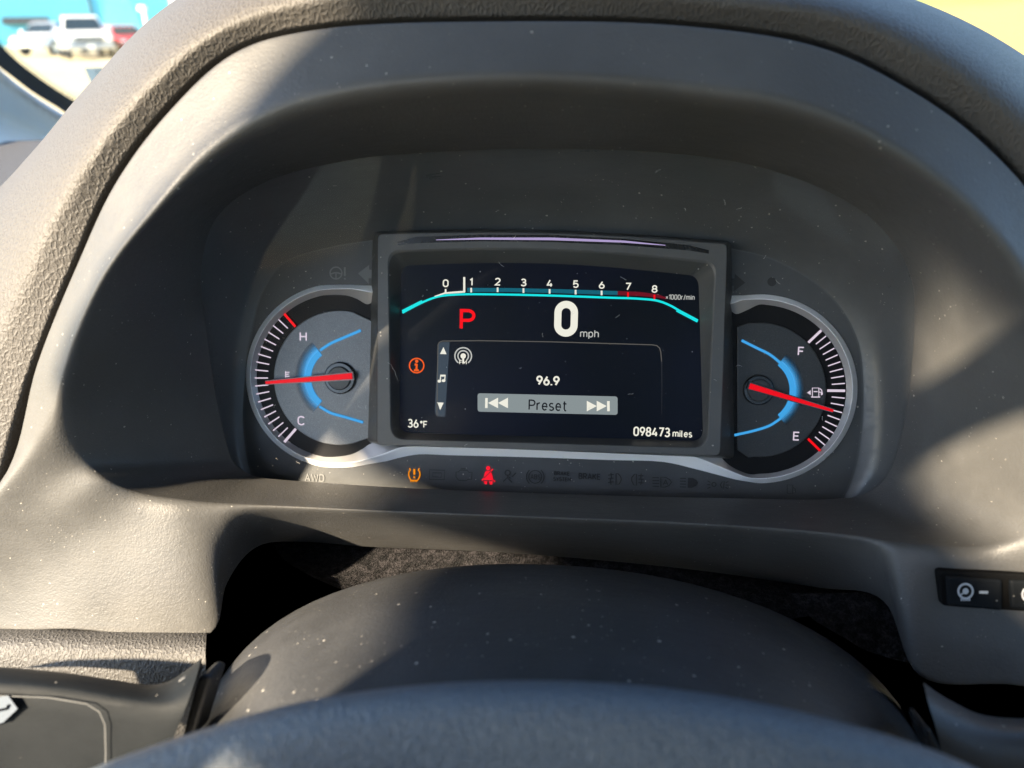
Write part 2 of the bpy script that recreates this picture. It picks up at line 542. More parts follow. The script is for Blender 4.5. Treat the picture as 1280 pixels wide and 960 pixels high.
# padded, grained cover around the hood (open arch, left foot to right foot)
arch = [  # seam, middle, crest silhouette, behind
 ((-60, 730, .112), (-120, 640, .120), (-210, 560, .080), (-260, 520, .00)),
 ((-8, 610, .115),  (-70, 520, .124), (-160, 430, .085), (-200, 400, .00)),
 ((34, 470, .117),  (-18, 400, .128), (-90, 320, .090), (-120, 300, .00)),
 ((90, 330, .119),  (38, 290, .132),  (-8, 262, .100), (-20, 250, .01)),
 ((136, 228, .122), (95, 200, .136),  (55, 192, .108), (40, 190, .02)),
 ((202, 138, .125), (160, 118, .139), (118, 116, .114), (105, 112, .03)),
 ((287, 62, .128),  (248, 40, .142),  (212, 20, .118), (200, 14, .04)),
 ((388, 32, .130),  (370, -10, .145), (330, -50, .120), (325, -55, .04)),
 ((640, 21, .132),  (640, -30, .147), (640, -80, .122), (640, -85, .04)),
 ((872, 28, .131),  (890, -12, .146), (910, -60, .121), (915, -65, .04)),
 ((1034, 55, .128), (1066, 10, .143), (1100, -8, .118), (1105, -14, .04)),
 ((1144, 109, .125),(1180, 60, .140), (1206, 36, .115), (1214, 30, .03)),
 ((1224, 166, .122),(1262, 118, .137),(1292, 92, .112), (1302, 84, .02)),
 ((1306, 256, .119),(1360, 210, .133),(1400, 180, .106), (1412, 170, .01)),
 ((1380, 420, .115),(1450, 380, .128),(1500, 350, .10), (1520, 340, .0)),
 ((1425, 590, .112),(1500, 560, .124),(1560, 540, .095), (1580, 530, .0)),
]
dn = (-.026, -.032, -.048, -.034)                      # the pad sits lower than the lip of the lining
A = [[loc(c[k][0], c[k][1], c[k][2] + dn[k]) for c in arch] for k in range(4)]
under = [p + Vector((0, 0, -.02)) for p in A[0]]
A0b = [lerp(a, b, .12) for a, b in zip(A[0], A[1])]
rows = [under, [lerp(a, b, .2) for a, b in zip(A[0], under)], A[0], A0b, A[1], A[2], [lerp(a, b, .5) for a, b in zip(A[2], A[3])], A[3]]
loft('padded_cover', [wl(r) for r in rows], M['leather'], dash, False, 10, 3)
# dark gap under the seam
gapr = [[p + Vector((0, 0, -.006)) for p in A[0]], ]
seam_in = []
for c in arch:
    p = loc(c[0][0], c[0][1], c[0][2] - .026); cen = Vector((0.01, 0.0, p.z)); seam_in.append(p + (cen - p).normalized() * .012 + Vector((0, 0, -.010)))
seam_out = []
for c in arch:
    p = loc(c[0][0], c[0][1], c[0][2] - .026); cen = Vector((0.01, 0.0, p.z)); seam_out.append(p - (cen - p).normalized() * .010 + Vector((0, 0, -.010)))
loft('seam_gap', [wl(seam_out), wl(seam_in)], M['gap'], dash, False, 8, 0)

# dash top running on towards the windshield
topz = C0.z + .055
v = [Vector((x, y, z)) for (x, y, z) in ((-.62, .02, topz - .02), (1.1, .02, topz - .02), (1.1, .45, topz - .01), (1.1, .82, topz - .05), (-.62, .82, topz - .05), (-.62, .45, topz - .01))]
mk('dash_top', v, [(0, 1, 2, 5), (5, 2, 3, 4)], M['leather2'], dash)

# felt lining in the gap above the steering column, and a black sheet for the shade behind it
g1 = [(338, 676), (380, 674), (480, 678), (640, 684), (820, 696), (980, 716), (1112, 742)]
g2 = [(352, 700), (400, 708), (480, 718), (640, 730), (820, 740), (980, 748), (1108, 750)]
g3 = [(392, 722), (430, 738), (490, 756), (640, 780), (820, 790), (980, 775), (1085, 756)]
felt_rows = [[q(x, y - 14, -.014) for x, y in g1], [q(x, y, -.006) for x, y in g1], [q(x, y, .016) for x, y in g2], [q(x, y, .036) for x, y in g3]]
loft('felt_strip', felt_rows, M['felt'], dash, False, 10, 2)
h1 = [(985, 742), (1040, 742), (1090, 740), (1140, 746)]
h2 = [(1010, 772), (1050, 784), (1095, 792), (1150, 802)]
h3 = [(1060, 800), (1080, 812), (1110, 822), (1160, 835)]
loft('felt_flap', [[q(x, y, .036) for x, y in h1], [q(x, y, .050) for x, y in h2], [q(x, y, .052) for x, y in h3]], M['felt'], dash, False, 8, 2)
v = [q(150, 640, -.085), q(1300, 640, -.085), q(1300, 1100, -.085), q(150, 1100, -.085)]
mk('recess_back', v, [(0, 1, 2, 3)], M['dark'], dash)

# lower pad to the left of the column
p1 = [(-60, 788), (60, 789), (150, 792), (220, 794), (258, 796)]
p2 = [(-60, 812), (60, 815), (150, 822), (215, 826), (256, 822)]
p3 = [(-60, 870), (60, 880), (150, 890), (215, 885), (262, 880)]
loft('lower_pad', [[q(x, y - 14, .060) for x, y in p1], [q(x, y, .092) for x, y in p1], [q(x, y, .102) for x, y in p2], [q(x, y, .098) for x, y in p3], [q(x, y + 60, .06) for x, y in p3]], M['leather2'], dash, False, 8, 2)

# ---------------------------------------------------------------- instrument cluster
cl = empty('instrument_cluster', W(0, -.08, 0), 'instrument cluster with central digital screen between temperature and fuel gauges', 'instrument cluster')
G = [(320, 600, 0), (304, 540, 0), (306, 470, 0), (312, 420, 0), (326, 366, 0), (350, 330, 0), (400, 311, 0), (470, 299, 0), (600, 288, 0), (690, 287, 0), (800, 292, 0),
     (915, 310, 0), (965, 322, 0), (1020, 352, 0), (1055, 388, 0), (1075, 430, 0), (1080, 480, 0), (1078, 540, 0), (1066, 600, 0), (1045, 632, 0), (960, 632, 0), (800, 630, 0), (640, 625, 0), (480, 617, 0), (380, 611, 0)]
Gl = [loc(*g) for g in G]
Gd = catmull([tuple(p) for p in Gl], 6, True)
pv = [W(*p) for p in Gd]
mk('dial_plate', pv, [tuple(range(len(pv)))], M['plate'], cl)
# shroud: from the plate edge out to just under the hood step
def resample(P, k, cen):
    """points of a dense closed loop at k even angles round cen"""
    P = np.asarray(P); a = np.arctan2(P[:, 1] - cen[1], P[:, 0] - cen[0]); o = np.argsort(a); a = a[o]; P = P[o]
    ang = np.linspace(-math.pi, math.pi, k, endpoint=False)
    return np.stack([np.interp(ang, a, P[:, j], period=2*math.pi) for j in range(3)], 1)
Sd = catmull([tuple(p) for p in Ss], 8, True)
cen = (0.004, 0.004)
KS = 220
So_ = resample(Sd, KS, cen); Go_ = resample(Gd, KS, cen)
outd = So_ - np.array([cen[0], cen[1], 0]); outd[:, 2] = 0
outd /= np.linalg.norm(outd, axis=1)[:, None]
Sh0 = So_ + outd * .0035 + np.array([0, 0, -.003])
Sh1 = lerp(Sh0, Go_, .35) + outd * .004
Sh2 = lerp(Sh0, Go_, .8) + outd * .0045
shr = chaikin([Sh0, Sh1, Sh2, Go_ + np.array([0, 0, .0004]), Go_ - outd * .0015 + np.array([0, 0, .0004])], 3)
vv = np.concatenate(shr)
mk('shroud', [W(*p) for p in vv], grid_faces(len(shr), KS, True), M['shroud'], cl, True)

# clear lens over it all
Ln = So_ + outd * .002 + np.array([0, 0, -.0015])
rings = []
cz = Ln[:, 2].mean()
for t_ in (1, .8, .6, .4, .2, .02):
    pl = Ln.copy(); pl[:, :2] = np.array(cen) + (Ln[:, :2] - np.array(cen)) * t_
    # plane-ish lens: height follows v
    zl = np.interp(pl[:, 1], [-.08, .10], [.0155, .053])
    pl[:, 2] = zl if t_ < 1 else Ln[:, 2]
    rings.append(pl)
vv = np.concatenate(rings)
fs = grid_faces(len(rings), KS, True) + [tuple(range((len(rings)-1)*KS, len(rings)*KS))]
mk('clear_lens', [W(*p) for p in vv], fs, M['lens'], cl, True)

# helper printing on planes of the cluster
def ribbon(name, pts, width, n, mat, parent, closed=False, h=.0003, px=True):
    P = [loc(x, y, n) for x, y in pts] if px else [Vector((x, y, n)) for x, y in pts]
    k = len(P); L = []; Rt = []
    for i in range(k):
        a = P[(i+1) % k] if (closed or i < k-1) else P[i]
        b = P[(i-1) % k] if (closed or i > 0) else P[i]
        t_ = (a - b); t_.z = 0; t_.normalize()
        s_ = Vector((-t_.y, t_.x, 0))
        w_ = (width[i] if isinstance(width, (list, tuple)) else width) / 2
        L.append(P[i] + s_ * w_); Rt.append(P[i] - s_ * w_)
    v = [W(*p) for p in L] + [W(*p) for p in Rt]
    f = [(i, (i+1) % k, k + (i+1) % k, k + i) for i in range(k if closed else k - 1)]
    return mk(name, v, f, mat, parent, fix=False)
def strokes(name, lines, width, n, mat, parent):
    """several strokes of one printed symbol joined in one mesh; lines: photo points"""
    v = []; f = []
    for ln_ in lines:
        closed = len(ln_) > 2 and ln_[0] == ln_[-1]
        pts = ln_[:-1] if closed else ln_
        P = [loc(x, y, n) for x, y in pts]; k = len(P); o = len(v); L = []; Rt = []
        for i in range(k):
            a = P[(i+1) % k] if (closed or i < k-1) else P[i]
            b = P[(i-1) % k] if (closed or i > 0) else P[i]
            t_ = (a - b); t_.z = 0; t_.normalize(); s_ = Vector((-t_.y, t_.x, 0)) * width / 2
            L.append(W(*(P[i] + s_))); Rt.append(W(*(P[i] - s_)))
        v += L + Rt
        f += [(o + i, o + (i+1) % k, o + k + (i+1) % k, o + k + i) for i in range(k if closed else k-1)]
    return mk(name, v, f, mat, parent, fix=False)
def poly(name, pts, n, mat, parent):
    v = [q(x, y, n) for x, y in pts]
    return mk(name, v, [tuple(range(len(v)))], mat, parent, fix=False)
def arc(cx, cy, r, a0, a1, k=24, ry=None):
    ry = ry or r
    return [(cx + r*math.cos(R(a0 + (a1-a0)*i/k)), cy - ry*math.sin(R(a0 + (a1-a0)*i/k))) for i in range(k+1)]
def _A(cx, cy, rx, ry, a0, a1, k=14):
    return [(cx + rx*math.cos(R(a0 + (a1-a0)*i/k)), cy + ry*math.sin(R(a0 + (a1-a0)*i/k))) for i in range(k+1)]
def _O(cx, cy, rx, ry, k=28):
    return _A(cx, cy, rx, ry, 0, 360, k)
GLYPH = {
 '0': (.50, [_A(.25, .72, .25, .28, 0, 180) + _A(.25, .28, .25, .28, 180, 360) + [(.50, .72)]]),
 '1': (.24, [[(0, .80), (.24, 1), (.24, 0)]]),
 '2': (.50, [_A(.25, .74, .24, .26, 170, -25) + [(.42, .52), (0, 0), (.51, 0)]]),
 '3': (.50, [_A(.24, .75, .22, .25, 155, -90) + _A(.24, .255, .26, .255, 90, -155)]),
 '4': (.54, [[(.30, 1), (0, .24), (.55, .24)], [(.41, .52), (.41, 0)]]),
 '5': (.50, [[(.46, 1), (.07, 1), (.04, .50)] + _A(.25, .31, .25, .31, 135, -150)]),
 '6': (.50, [_O(.25, .29, .25, .29), [(.04, .42), (.32, 1)]]),
 '7': (.48, [[(0, 1), (.48, 1), (.16, 0)]]),
 '8': (.50, [_O(.25, .75, .21, .25), _O(.25, .255, .25, .255)]),
 '9': (.50, [_O(.25, .71, .25, .29), [(.46, .58), (.18, 0)]]),
 '.': (.04, [[(.02, -.06), (.02, .09)]]),
 '\u00b0': (.20, [_O(.10, .86, .10, .13, 16)]),
 '\u00d7': (.40, [[(0, .15), (.40, .60)], [(.40, .15), (0, .60)]]),
 '/': (.30, [[(0, -.08), (.30, 1.05)]]),
 'A': (.60, [[(0, 0), (.30, 1), (.60, 0)], [(.11, .32), (.49, .32)]]),
 'B': (.50, [[(0, 0), (0, 1), (.26, 1)] + _A(.26, .76, .21, .24, 90, -90) + [(0, .52)], [(.24, .52)] + _A(.26, .26, .25, .26, 90, -90) + [(0, 0)]]),
 'C': (.52, [_A(.27, .70, .27, .30, 25, 180) + _A(.27, .30, .27, .30, 180, 335)]),
 'D': (.54, [[(0, 0), (0, 1), (.24, 1)] + _A(.24, .66, .30, .34, 90, 0) + _A(.24, .34, .30, .34, 0, -90) + [(0, 0)]]),
 'E': (.46, [[(.46, 1), (0, 1), (0, 0), (.46, 0)], [(0, .52), (.40, .52)]]),
 'F': (.46, [[(.46, 1), (0, 1), (0, 0)], [(0, .50), (.40, .50)]]),
 'H': (.54, [[(0, 0), (0, 1)], [(.54, 0), (.54, 1)], [(0, .5), (.54, .5)]]),
 'K': (.52, [[(0, 0), (0, 1)], [(.50, 1), (0, .38)], [(.17, .58), (.54, 0)]]),
 'M': (.70, [[(0, 0), (0, 1), (.35, .30), (.70, 1), (.70, 0)]]),
 'P': (.54, [[(0, 0), (0, 1), (.30, 1)] + _A(.30, .73, .25, .27, 90, -90) + [(0, .46)]]),
 'R': (.54, [[(0, 0), (0, 1), (.28, 1)] + _A(.28, .74, .24, .26, 90, -90) + [(0, .48)], [(.28, .48), (.54, 0)]]),
 'S': (.50, [_A(.25, .75, .23, .25, 35, 270) + _A(.25, .25, .25, .25, 90, -150)]),
 'T': (.52, [[(0, 1), (.52, 1)], [(.26, 1), (.26, 0)]]),
 'W': (.86, [[(0, 1), (.20, 0), (.43, .9), (.66, 0), (.86, 1)]]),
 'Y': (.54, [[(0, 1), (.27, .48), (.54, 1)], [(.27, .48), (.27, 0)]]),
 'e': (.46, [[(.03, .38), (.46, .38)] + _A(.235, .37, .225, .36, 0, 315)]),
 'h': (.44, [[(0, 1), (0, 0)], _A(.22, .50, .22, .23, 180, 0) + [(.44, 0)]]),
 'i': (.04, [[(.02, .73), (.02, 0)], [(.02, .88), (.02, 1.02)]]),
 'l': (.14, [[(0, 1.02), (0, .12)] + _A(.12, .12, .12, .12, 180, 260)]),
 'm': (.76, [[(0, 0), (0, .73)], _A(.19, .52, .19, .21, 180, 0) + [(.38, 0)], _A(.57, .52, .19, .21, 180, 0) + [(.76, 0)]]),
 'n': (.44, [[(0, 0), (0, .73)], _A(.22, .50, .22, .23, 180, 0) + [(.44, 0)]]),
 'p': (.46, [[(0, .73), (0, -.27)], _O(.23, .365, .23, .365)]),
 'r': (.28, [[(0, 0), (0, .73)], _A(.24, .46, .24, .27, 180, 80)]),
 's': (.40, [_A(.20, .545, .18, .185, 40, 270) + _A(.20, .18, .20, .18, 90, -150)]),
 't': (.34, [[(.13, .98), (.13, .18)] + _A(.29, .18, .16, .18, 180, 280), [(0, .73), (.33, .73)]]),
}
def text(name, s, x0, yb, hpx, n, mat, parent, wpx=None, bold=0., gap=.19, sw=None):
    """lettering of even strokes lying in the cluster plane: x0, yb = photo point of the baseline start"""
    sw = sw if sw is not None else .115 + bold * 3.0         # stroke width over cap height
    gap = gap + sw * .35
    sc = PX(x0, yb, n); a = loc(x0, yb, n); base_ = root_of(parent)
    lines = []; x = 0.
    for ch in s:
        w_, ls = GLYPH[ch]
        lines += [[(px_ + x, py_) for px_, py_ in l] for l in ls]
        x += w_ + gap
    wid = x - gap
    sy = hpx * sc * (1 - sw)
    sx = sy if wpx is None else wpx * sc * (1 - 0) / (wid + sw)
    hw = sw * hpx * sc / 2
    v = []; f = []
    for l in lines:
        P = [Vector((a.x + hw + p[0]*sx, a.y + hw + p[1]*sy)) for p in l]
        closed = (P[0] - P[-1]).length < hw*.2
        if closed: P = P[:-1]
        Q = [P[0]]
        for p in P[1:]:
            if (p - Q[-1]).length > 1e-6: Q.append(p)
        P = Q; k = len(P); o = len(v); L = []; Rt = []
        for i in range(k):
            d0 = (P[i] - P[i-1]) if (closed or i > 0) else (P[1] - P[0])
            d1 = (P[(i+1) % k] - P[i]) if (closed or i < k-1) else d0
            d0 = d0.normalized(); d1 = d1.normalized()
            nn = Vector((-(d0.y + d1.y), d0.x + d1.x))
            if nn.length < 1e-6: nn = Vector((-d0.y, d0.x))
            nn.normalize()
            cs = max(.45, nn.dot(Vector((-d0.y, d0.x))))
            e = nn * (hw / cs)
            L.append(P[i] + e); Rt.append(P[i] - e)
        v += [W(p.x, p.y, n) for p in L + Rt]
        f += [(o + i, o + (i+1) % k, o + k + (i+1) % k, o + k + i) for i in range(k if closed else k-1)]
    return mk(name, v, f, mat, parent, fix=False)

# --- satin chrome trim: outer edge, ridge, inner foot
tri = [((471, 357.5), (471, 366.5), (471, 372)), ((460, 356.8), (460, 364), (460, 381)), ((446, 356.3), (446, 361.5), (446, 374)), ((433, 356), (433, 360.5), (432, 369.5))]
for a in range(100, 266, 6):
    c_, s_ = math.cos(R(a)), math.sin(R(a))
    tri.append(((421.5 + 114*c_, 470 - 115*s_), (421.5 + 108.6*c_, 470 - 109.6*s_), (422 + 101*c_, 470 - 102*s_)))
tri += [((440, 584), (442, 577.8), (438, 568)), ((457, 581), (459, 574), (454, 560)), ((485, 576), (482, 567), (464, 553.5)), ((500, 572), (500, 560), (480, 554)),
        ((524, 568), (512, 558.3), (510, 556)), ((560, 569), (560, 559.5), (560, 557)), ((660, 571.5), (660, 562), (660, 559)), ((760, 575), (760, 565), (760, 562)), ((830, 577.5), (850, 568), (840, 565)),
        ((868, 586), (872, 573), (898, 567.5)), ((895, 593), (898, 583), (905, 575)), ((919, 599.3), (919, 591.3), (914, 583)), ((936, 602.3), (936, 597.3), (938, 593))]
for a in range(-90, 96, 6):
    c_, s_ = math.cos(R(a)), math.sin(R(a))
    tri.append(((950 + 122*c_, 486 - 118*s_), (950 + 115.8*c_, 486 - 112.2*s_), (949 + 108.5*c_, 486.5 - 105.5*s_)))
tri += [((928, 369.2), (928, 374.5), (934, 388)), ((919, 369.3), (919, 377.5), (920, 393)), ((911, 369.8), (911, 380), (912, 387))]
T0 = [loc(*t_[0], .0006) for t_ in tri]; T1 = [loc(*t_[1], .0036) for t_ in tri]; T2 = [loc(*t_[2], .0008) for t_ in tri]
def strip(rows, name, mat, parent, sub=4):
    rr = [catmull([tuple(W(*p)) for p in r], sub, False) for r in rows]
    return mk(name, [Vector(p) for p in np.concatenate(rr)], grid_faces(len(rr), len(rr[0]), False), mat, parent, True)
T1b = [lerp(a, b, .06) for a, b in zip(T1, T2)]
T0b = [lerp(a, b, .93) for a, b in zip(T0, T1)]
trim = strip([T0, T0b], 'chrome_trim', M['chrome'], cl)
strip([T0b, lerp(np.array([tuple(p) for p in T0b]), np.array([tuple(p) for p in T1b]), .5), T1b], 'ridge', M['chrome'], trim)
strip([T1b, T2], 'inner_wall', M['chrome_in'], trim)

# --- screen surround: frustum frame, screen set back inside
NF, NS, NBK = .0145, .0045, -.001
def frame_loop(tl, tr, br, bl, r, n, k=7, bow=0):
    """rounded quad through four photo corners"""
    cs = [Vector(c) for c in (tl, tr, br, bl)]
    pts = []
    for i in range(4):
        p, a, b = cs[i], cs[i-1], cs[(i+1) % 4]
        da = (a - p).normalized() * r; db = (b - p).normalized() * r
        for j in range(k + 1):
            t_ = j / k
            pts.append((1-t_)**2 * (p + da) + 2*t_*(1-t_) * p + t_**2 * (p + db))
        for j in range(1, 8):
            t_ = j / 8
            m = lerp(p + db, b + (p - b).normalized() * r, t_)
            if i == 0 and bow: m = m + Vector((0, -bow * math.sin(math.pi * t_)))
            pts.append(m)
    return [loc(p.x, p.y, n) for p in pts]
FO = frame_loop((472, 291.5), (909.5, 304), (900.5, 570), (471, 556), 7, NF, bow=7)
FB = frame_loop((466, 288), (914, 301), (920, 574), (457, 553), 8, NBK, bow=7)
FI = frame_loop((485, 313), (895, 327), (884, 560), (489, 549), 19, NF, bow=8)
FS = frame_loop((501, 331), (873, 344), (879, 551), (499, 541), 15, NS, bow=8)
ko = len(FO)
FOc = [lerp(a, b, .06) for a, b in zip(FO, FI)]; FOd = [lerp(a, b, .06) for a, b in zip(FO, FB)]
FIc = [lerp(a, b, .06) for a, b in zip(FI, FO)]; FId = [lerp(a, b, .08) for a, b in zip(FI, FS)]
rws = [FB, FOd, FOc, FIc, FId]
sur = mk('screen_surround', [W(*p) for r in rws for p in r], grid_faces(5, ko, True), M['bezel'], cl)
mk('inner_wall', [W(*p) for r in (FId, FS) for p in r], grid_faces(2, ko, True), M['bezel_in'], sur)
# slot with the lilac light strip along the top of the surround
def slot_pts(grow, n):
    top = [(497, 301.5), (520, 295.5), (600, 292.5), (690, 293), (780, 297.5), (860, 305.5), (886, 312)]
    bot = [(886, 317), (860, 313), (780, 306.5), (690, 302.5), (600, 301.5), (520, 304), (497, 306.5)]
    return top, bot
tp, bt = slot_pts(0, 0)
poly('light_slot', tp + bt, NF + .0003, M['gloss'], sur)
ribbon('light_strip', [(545, 299.8), (600, 298.2), (690, 298.6), (780, 302), (832, 306.6)], [.0003, .0010, .0013, .0010, .0003], NF + .0007, M['purple'], sur)
ribbon('slot_lip', tp, .0005, NF + .0006, M['bezel'], sur)
# screen
scr = mk('screen', [W(*p) for p in FS], [tuple(range(ko))], M['screen'], cl)
n0 = NS + .0002; n1 = NS + .0004; n2 = NS + .0006
pxm = PX(680, 440, NS)
# rev counter
base_line = [(503, 391), (520, 382), (536, 374.5), (551, 370), (575, 368), (620, 368), (690, 369.5), (760, 372), (800, 373.5), (822, 376), (838, 382), (855, 392), (872, 402)]
bl_d = [tuple(p) for p in catmull([(x, y, 0) for x, y in base_line], 6, False)[:, :2]]
ribbon('rev_baseline', bl_d, 2.6*pxm, n1, M['cyan_px'], scr)
ribbon('rev_band_end', [(503, 389.5), (528, 376.8)], 4*pxm, n0, M['cyan_px'], scr)
ribbon('rev_band_end', [(846, 387.5), (872, 401.2)], 4*pxm, n0, M['cyan_px'], scr)
ribbon('rev_scale_band', [(584, 362.3), (640, 362.6), (700, 364), (772, 366.3)], 5*pxm, n0, M['teal_px'], scr)
ribbon('rev_red_band', [(772, 366.3), (800, 367.5), (822, 370), (833, 373)], [5*pxm, 5*pxm, 4*pxm, 2*pxm], n0, M['dred_px'], scr)
wl_ = [(543, 370.5), (556, 366.4), (572, 365.2), (581, 364.6)]
ribbon('rev_pointer', wl_, [1*pxm, 2*pxm, 2.3*pxm, 2.3*pxm], n2, M['white_px'], scr)
ribbon('rev_pointer', [(580.3, 346.3), (580.3, 365.5)], 2.6*pxm, n2, M['white_px'], scr)
for i, (x, y) in enumerate([(557, 359.5), (589, 358), (622, 357.5), (654.3, 358.5), (687, 359.5), (719.5, 360.5), (752, 361.5), (785, 363.5), (818, 366.5)]):
    text('rev_numeral', str(i), x - (2.2 if i == 1 else 3.6), y - .6, 9.6, n1, M['white_px'], scr, wpx=4 if i == 1 else 7.6, bold=.018)
    ribbon('rev_tick', [(x, y + 1.8), (x, y + 7.6)], 2.2*pxm, n2, M['red_px'] if i >= 7 else M['white_px'], scr)
text('rev_unit', '×1000r/min', 832, 374.4, 6.6, n1, M['white_dim'], scr, wpx=36, bold=.006)
# gear and speed
text('gear_letter', 'P', 574.5, 412.5, 26, n1, M['red_px'], scr, wpx=19.5, bold=.012)
text('speed_digit', '0', 692.3, 420.5, 44.5, n1, M['white_px'], scr, wpx=28.5, bold=.028)
text('speed_unit', 'mph', 725, 421.5, 9.6, n1, M['white_dim'], scr, wpx=23.5, bold=.004)
# audio panel
fr = [(546, 520), (547.5, 431), (549, 428), (553, 426.3), (600, 425.8), (690, 427.3), (815, 431), (821, 432), (824.5, 435), (826, 440), (827, 452)]
ribbon('audio_outline', fr, 1.2*pxm, n1, M['line_px'], scr)
ribbon('audio_outline', [(827, 450), (827.4, 480), (827, 518)], [1.2*pxm, .9*pxm, .5*pxm], n1, M['line2_px'], scr)
poly('source_strip', [(547.5, 433), (549.5, 428.5), (553, 427.5), (562, 427.5), (556.5, 521), (547, 520.5), (544, 517.5), (543.5, 512)], n0, M['strip_px'], scr)
poly('arrow_up', [(550, 442.5), (558.2, 442.7), (554.3, 433.8)], n1, M['white_px'], scr)
poly('arrow_down', [(546.7, 503), (554.6, 503.3), (550.2, 512.6)], n1, M['white_px'], scr)
strokes('music_note', [[(550.2, 476), (550.9, 468.8), (556.5, 468.8), (555.8, 475.4)], [(550.9, 470), (556.5, 470)]], 1.5*pxm, n1, M['white_px'], scr)
poly('note_head', arc(549, 476.4, 2.4, 0, 345, 14, 1.8), n1, M['white_px'], scr)
poly('note_head', arc(554.4, 475.8, 2.4, 0, 345, 14, 1.8), n1, M['white_px'], scr)
strokes('antenna_icon', [arc(579, 445, 10.4, -55, 235, 30), arc(579, 445, 6.6, -50, 230, 24)], 1.7*pxm, n1, M['white_dim'], scr)
poly('antenna_dot', arc(579, 445, 3.4, 0, 345, 16), n1, M['white_px'], scr)
ribbon('antenna_mast', [(579, 446), (579, 454)], 2.4*pxm, n1, M['white_px'], scr)
text('band_letters', 'FM', 574, 455.5, 5.6, n2, M['white_px'], scr, wpx=9.5, bold=.02)
text('station_number', '96.9', 670.2, 481.5, 12.2, n1, M['white_px'], scr, wpx=29, bold=.022)
bar = [(x, y + (x - 597) * .0235) for x, y in rrect(597, 491.5, 772, 514.5, 3)]
poly('preset_bar', bar, n0, M['bar_px'], scr)
text('preset_word', 'Preset', 660.5, 512.8, 13.6, n1, M['ink_px'], scr, wpx=48, bold=.004)
for xs, sgn, yb in ((606.5, 1, 503.7), (762, -1, 507.6)):
    ribbon('skip_bar', [(xs + sgn*1.6, yb - 6.2), (xs + sgn*1.4, yb + 6.4)], 3.2*pxm, n1, M['white_px'], scr)
    for o_ in (3.6, 16):
        poly('skip_arrow', [(xs + sgn*o_, yb), (xs + sgn*(o_ + 12.5), yb - 6.6), (xs + sgn*(o_ + 12.5), yb + 6.6)], n1, M['white_px'], scr)
strokes('info_icon', [arc(520.8, 457, 9, 0, 360, 30)], 1.7*pxm, n1, M['orange_px'], scr)
poly('info_dot', arc(520.9, 451.6, 2.1, 0, 345, 14), n1, M['orange_px'], scr)
strokes('info_stem', [[(520.9, 455), (520.5, 463)], [(518.2, 455.6), (521.5, 455.8)], [(517.5, 462.8), (523.6, 463)]], 2.6*pxm, n1, M['orange_px'], scr)
text('outside_temperature', '36', 509.5, 534.5, 11, n1, M['white_px'], scr, wpx=13.5, bold=.012)
text('degree_unit', '°F', 525, 534.9, 9, n1, M['white_px'], scr, wpx=9.5, bold=.012)
text('odometer', '098473', 791.5, 545, 12.2, n1, M['white_px'], scr, wpx=45.5, bold=.014)
text('odometer_unit', 'miles', 840.5, 546.2, 9, n1, M['white_px'], scr, wpx=24.5, bold=.012)

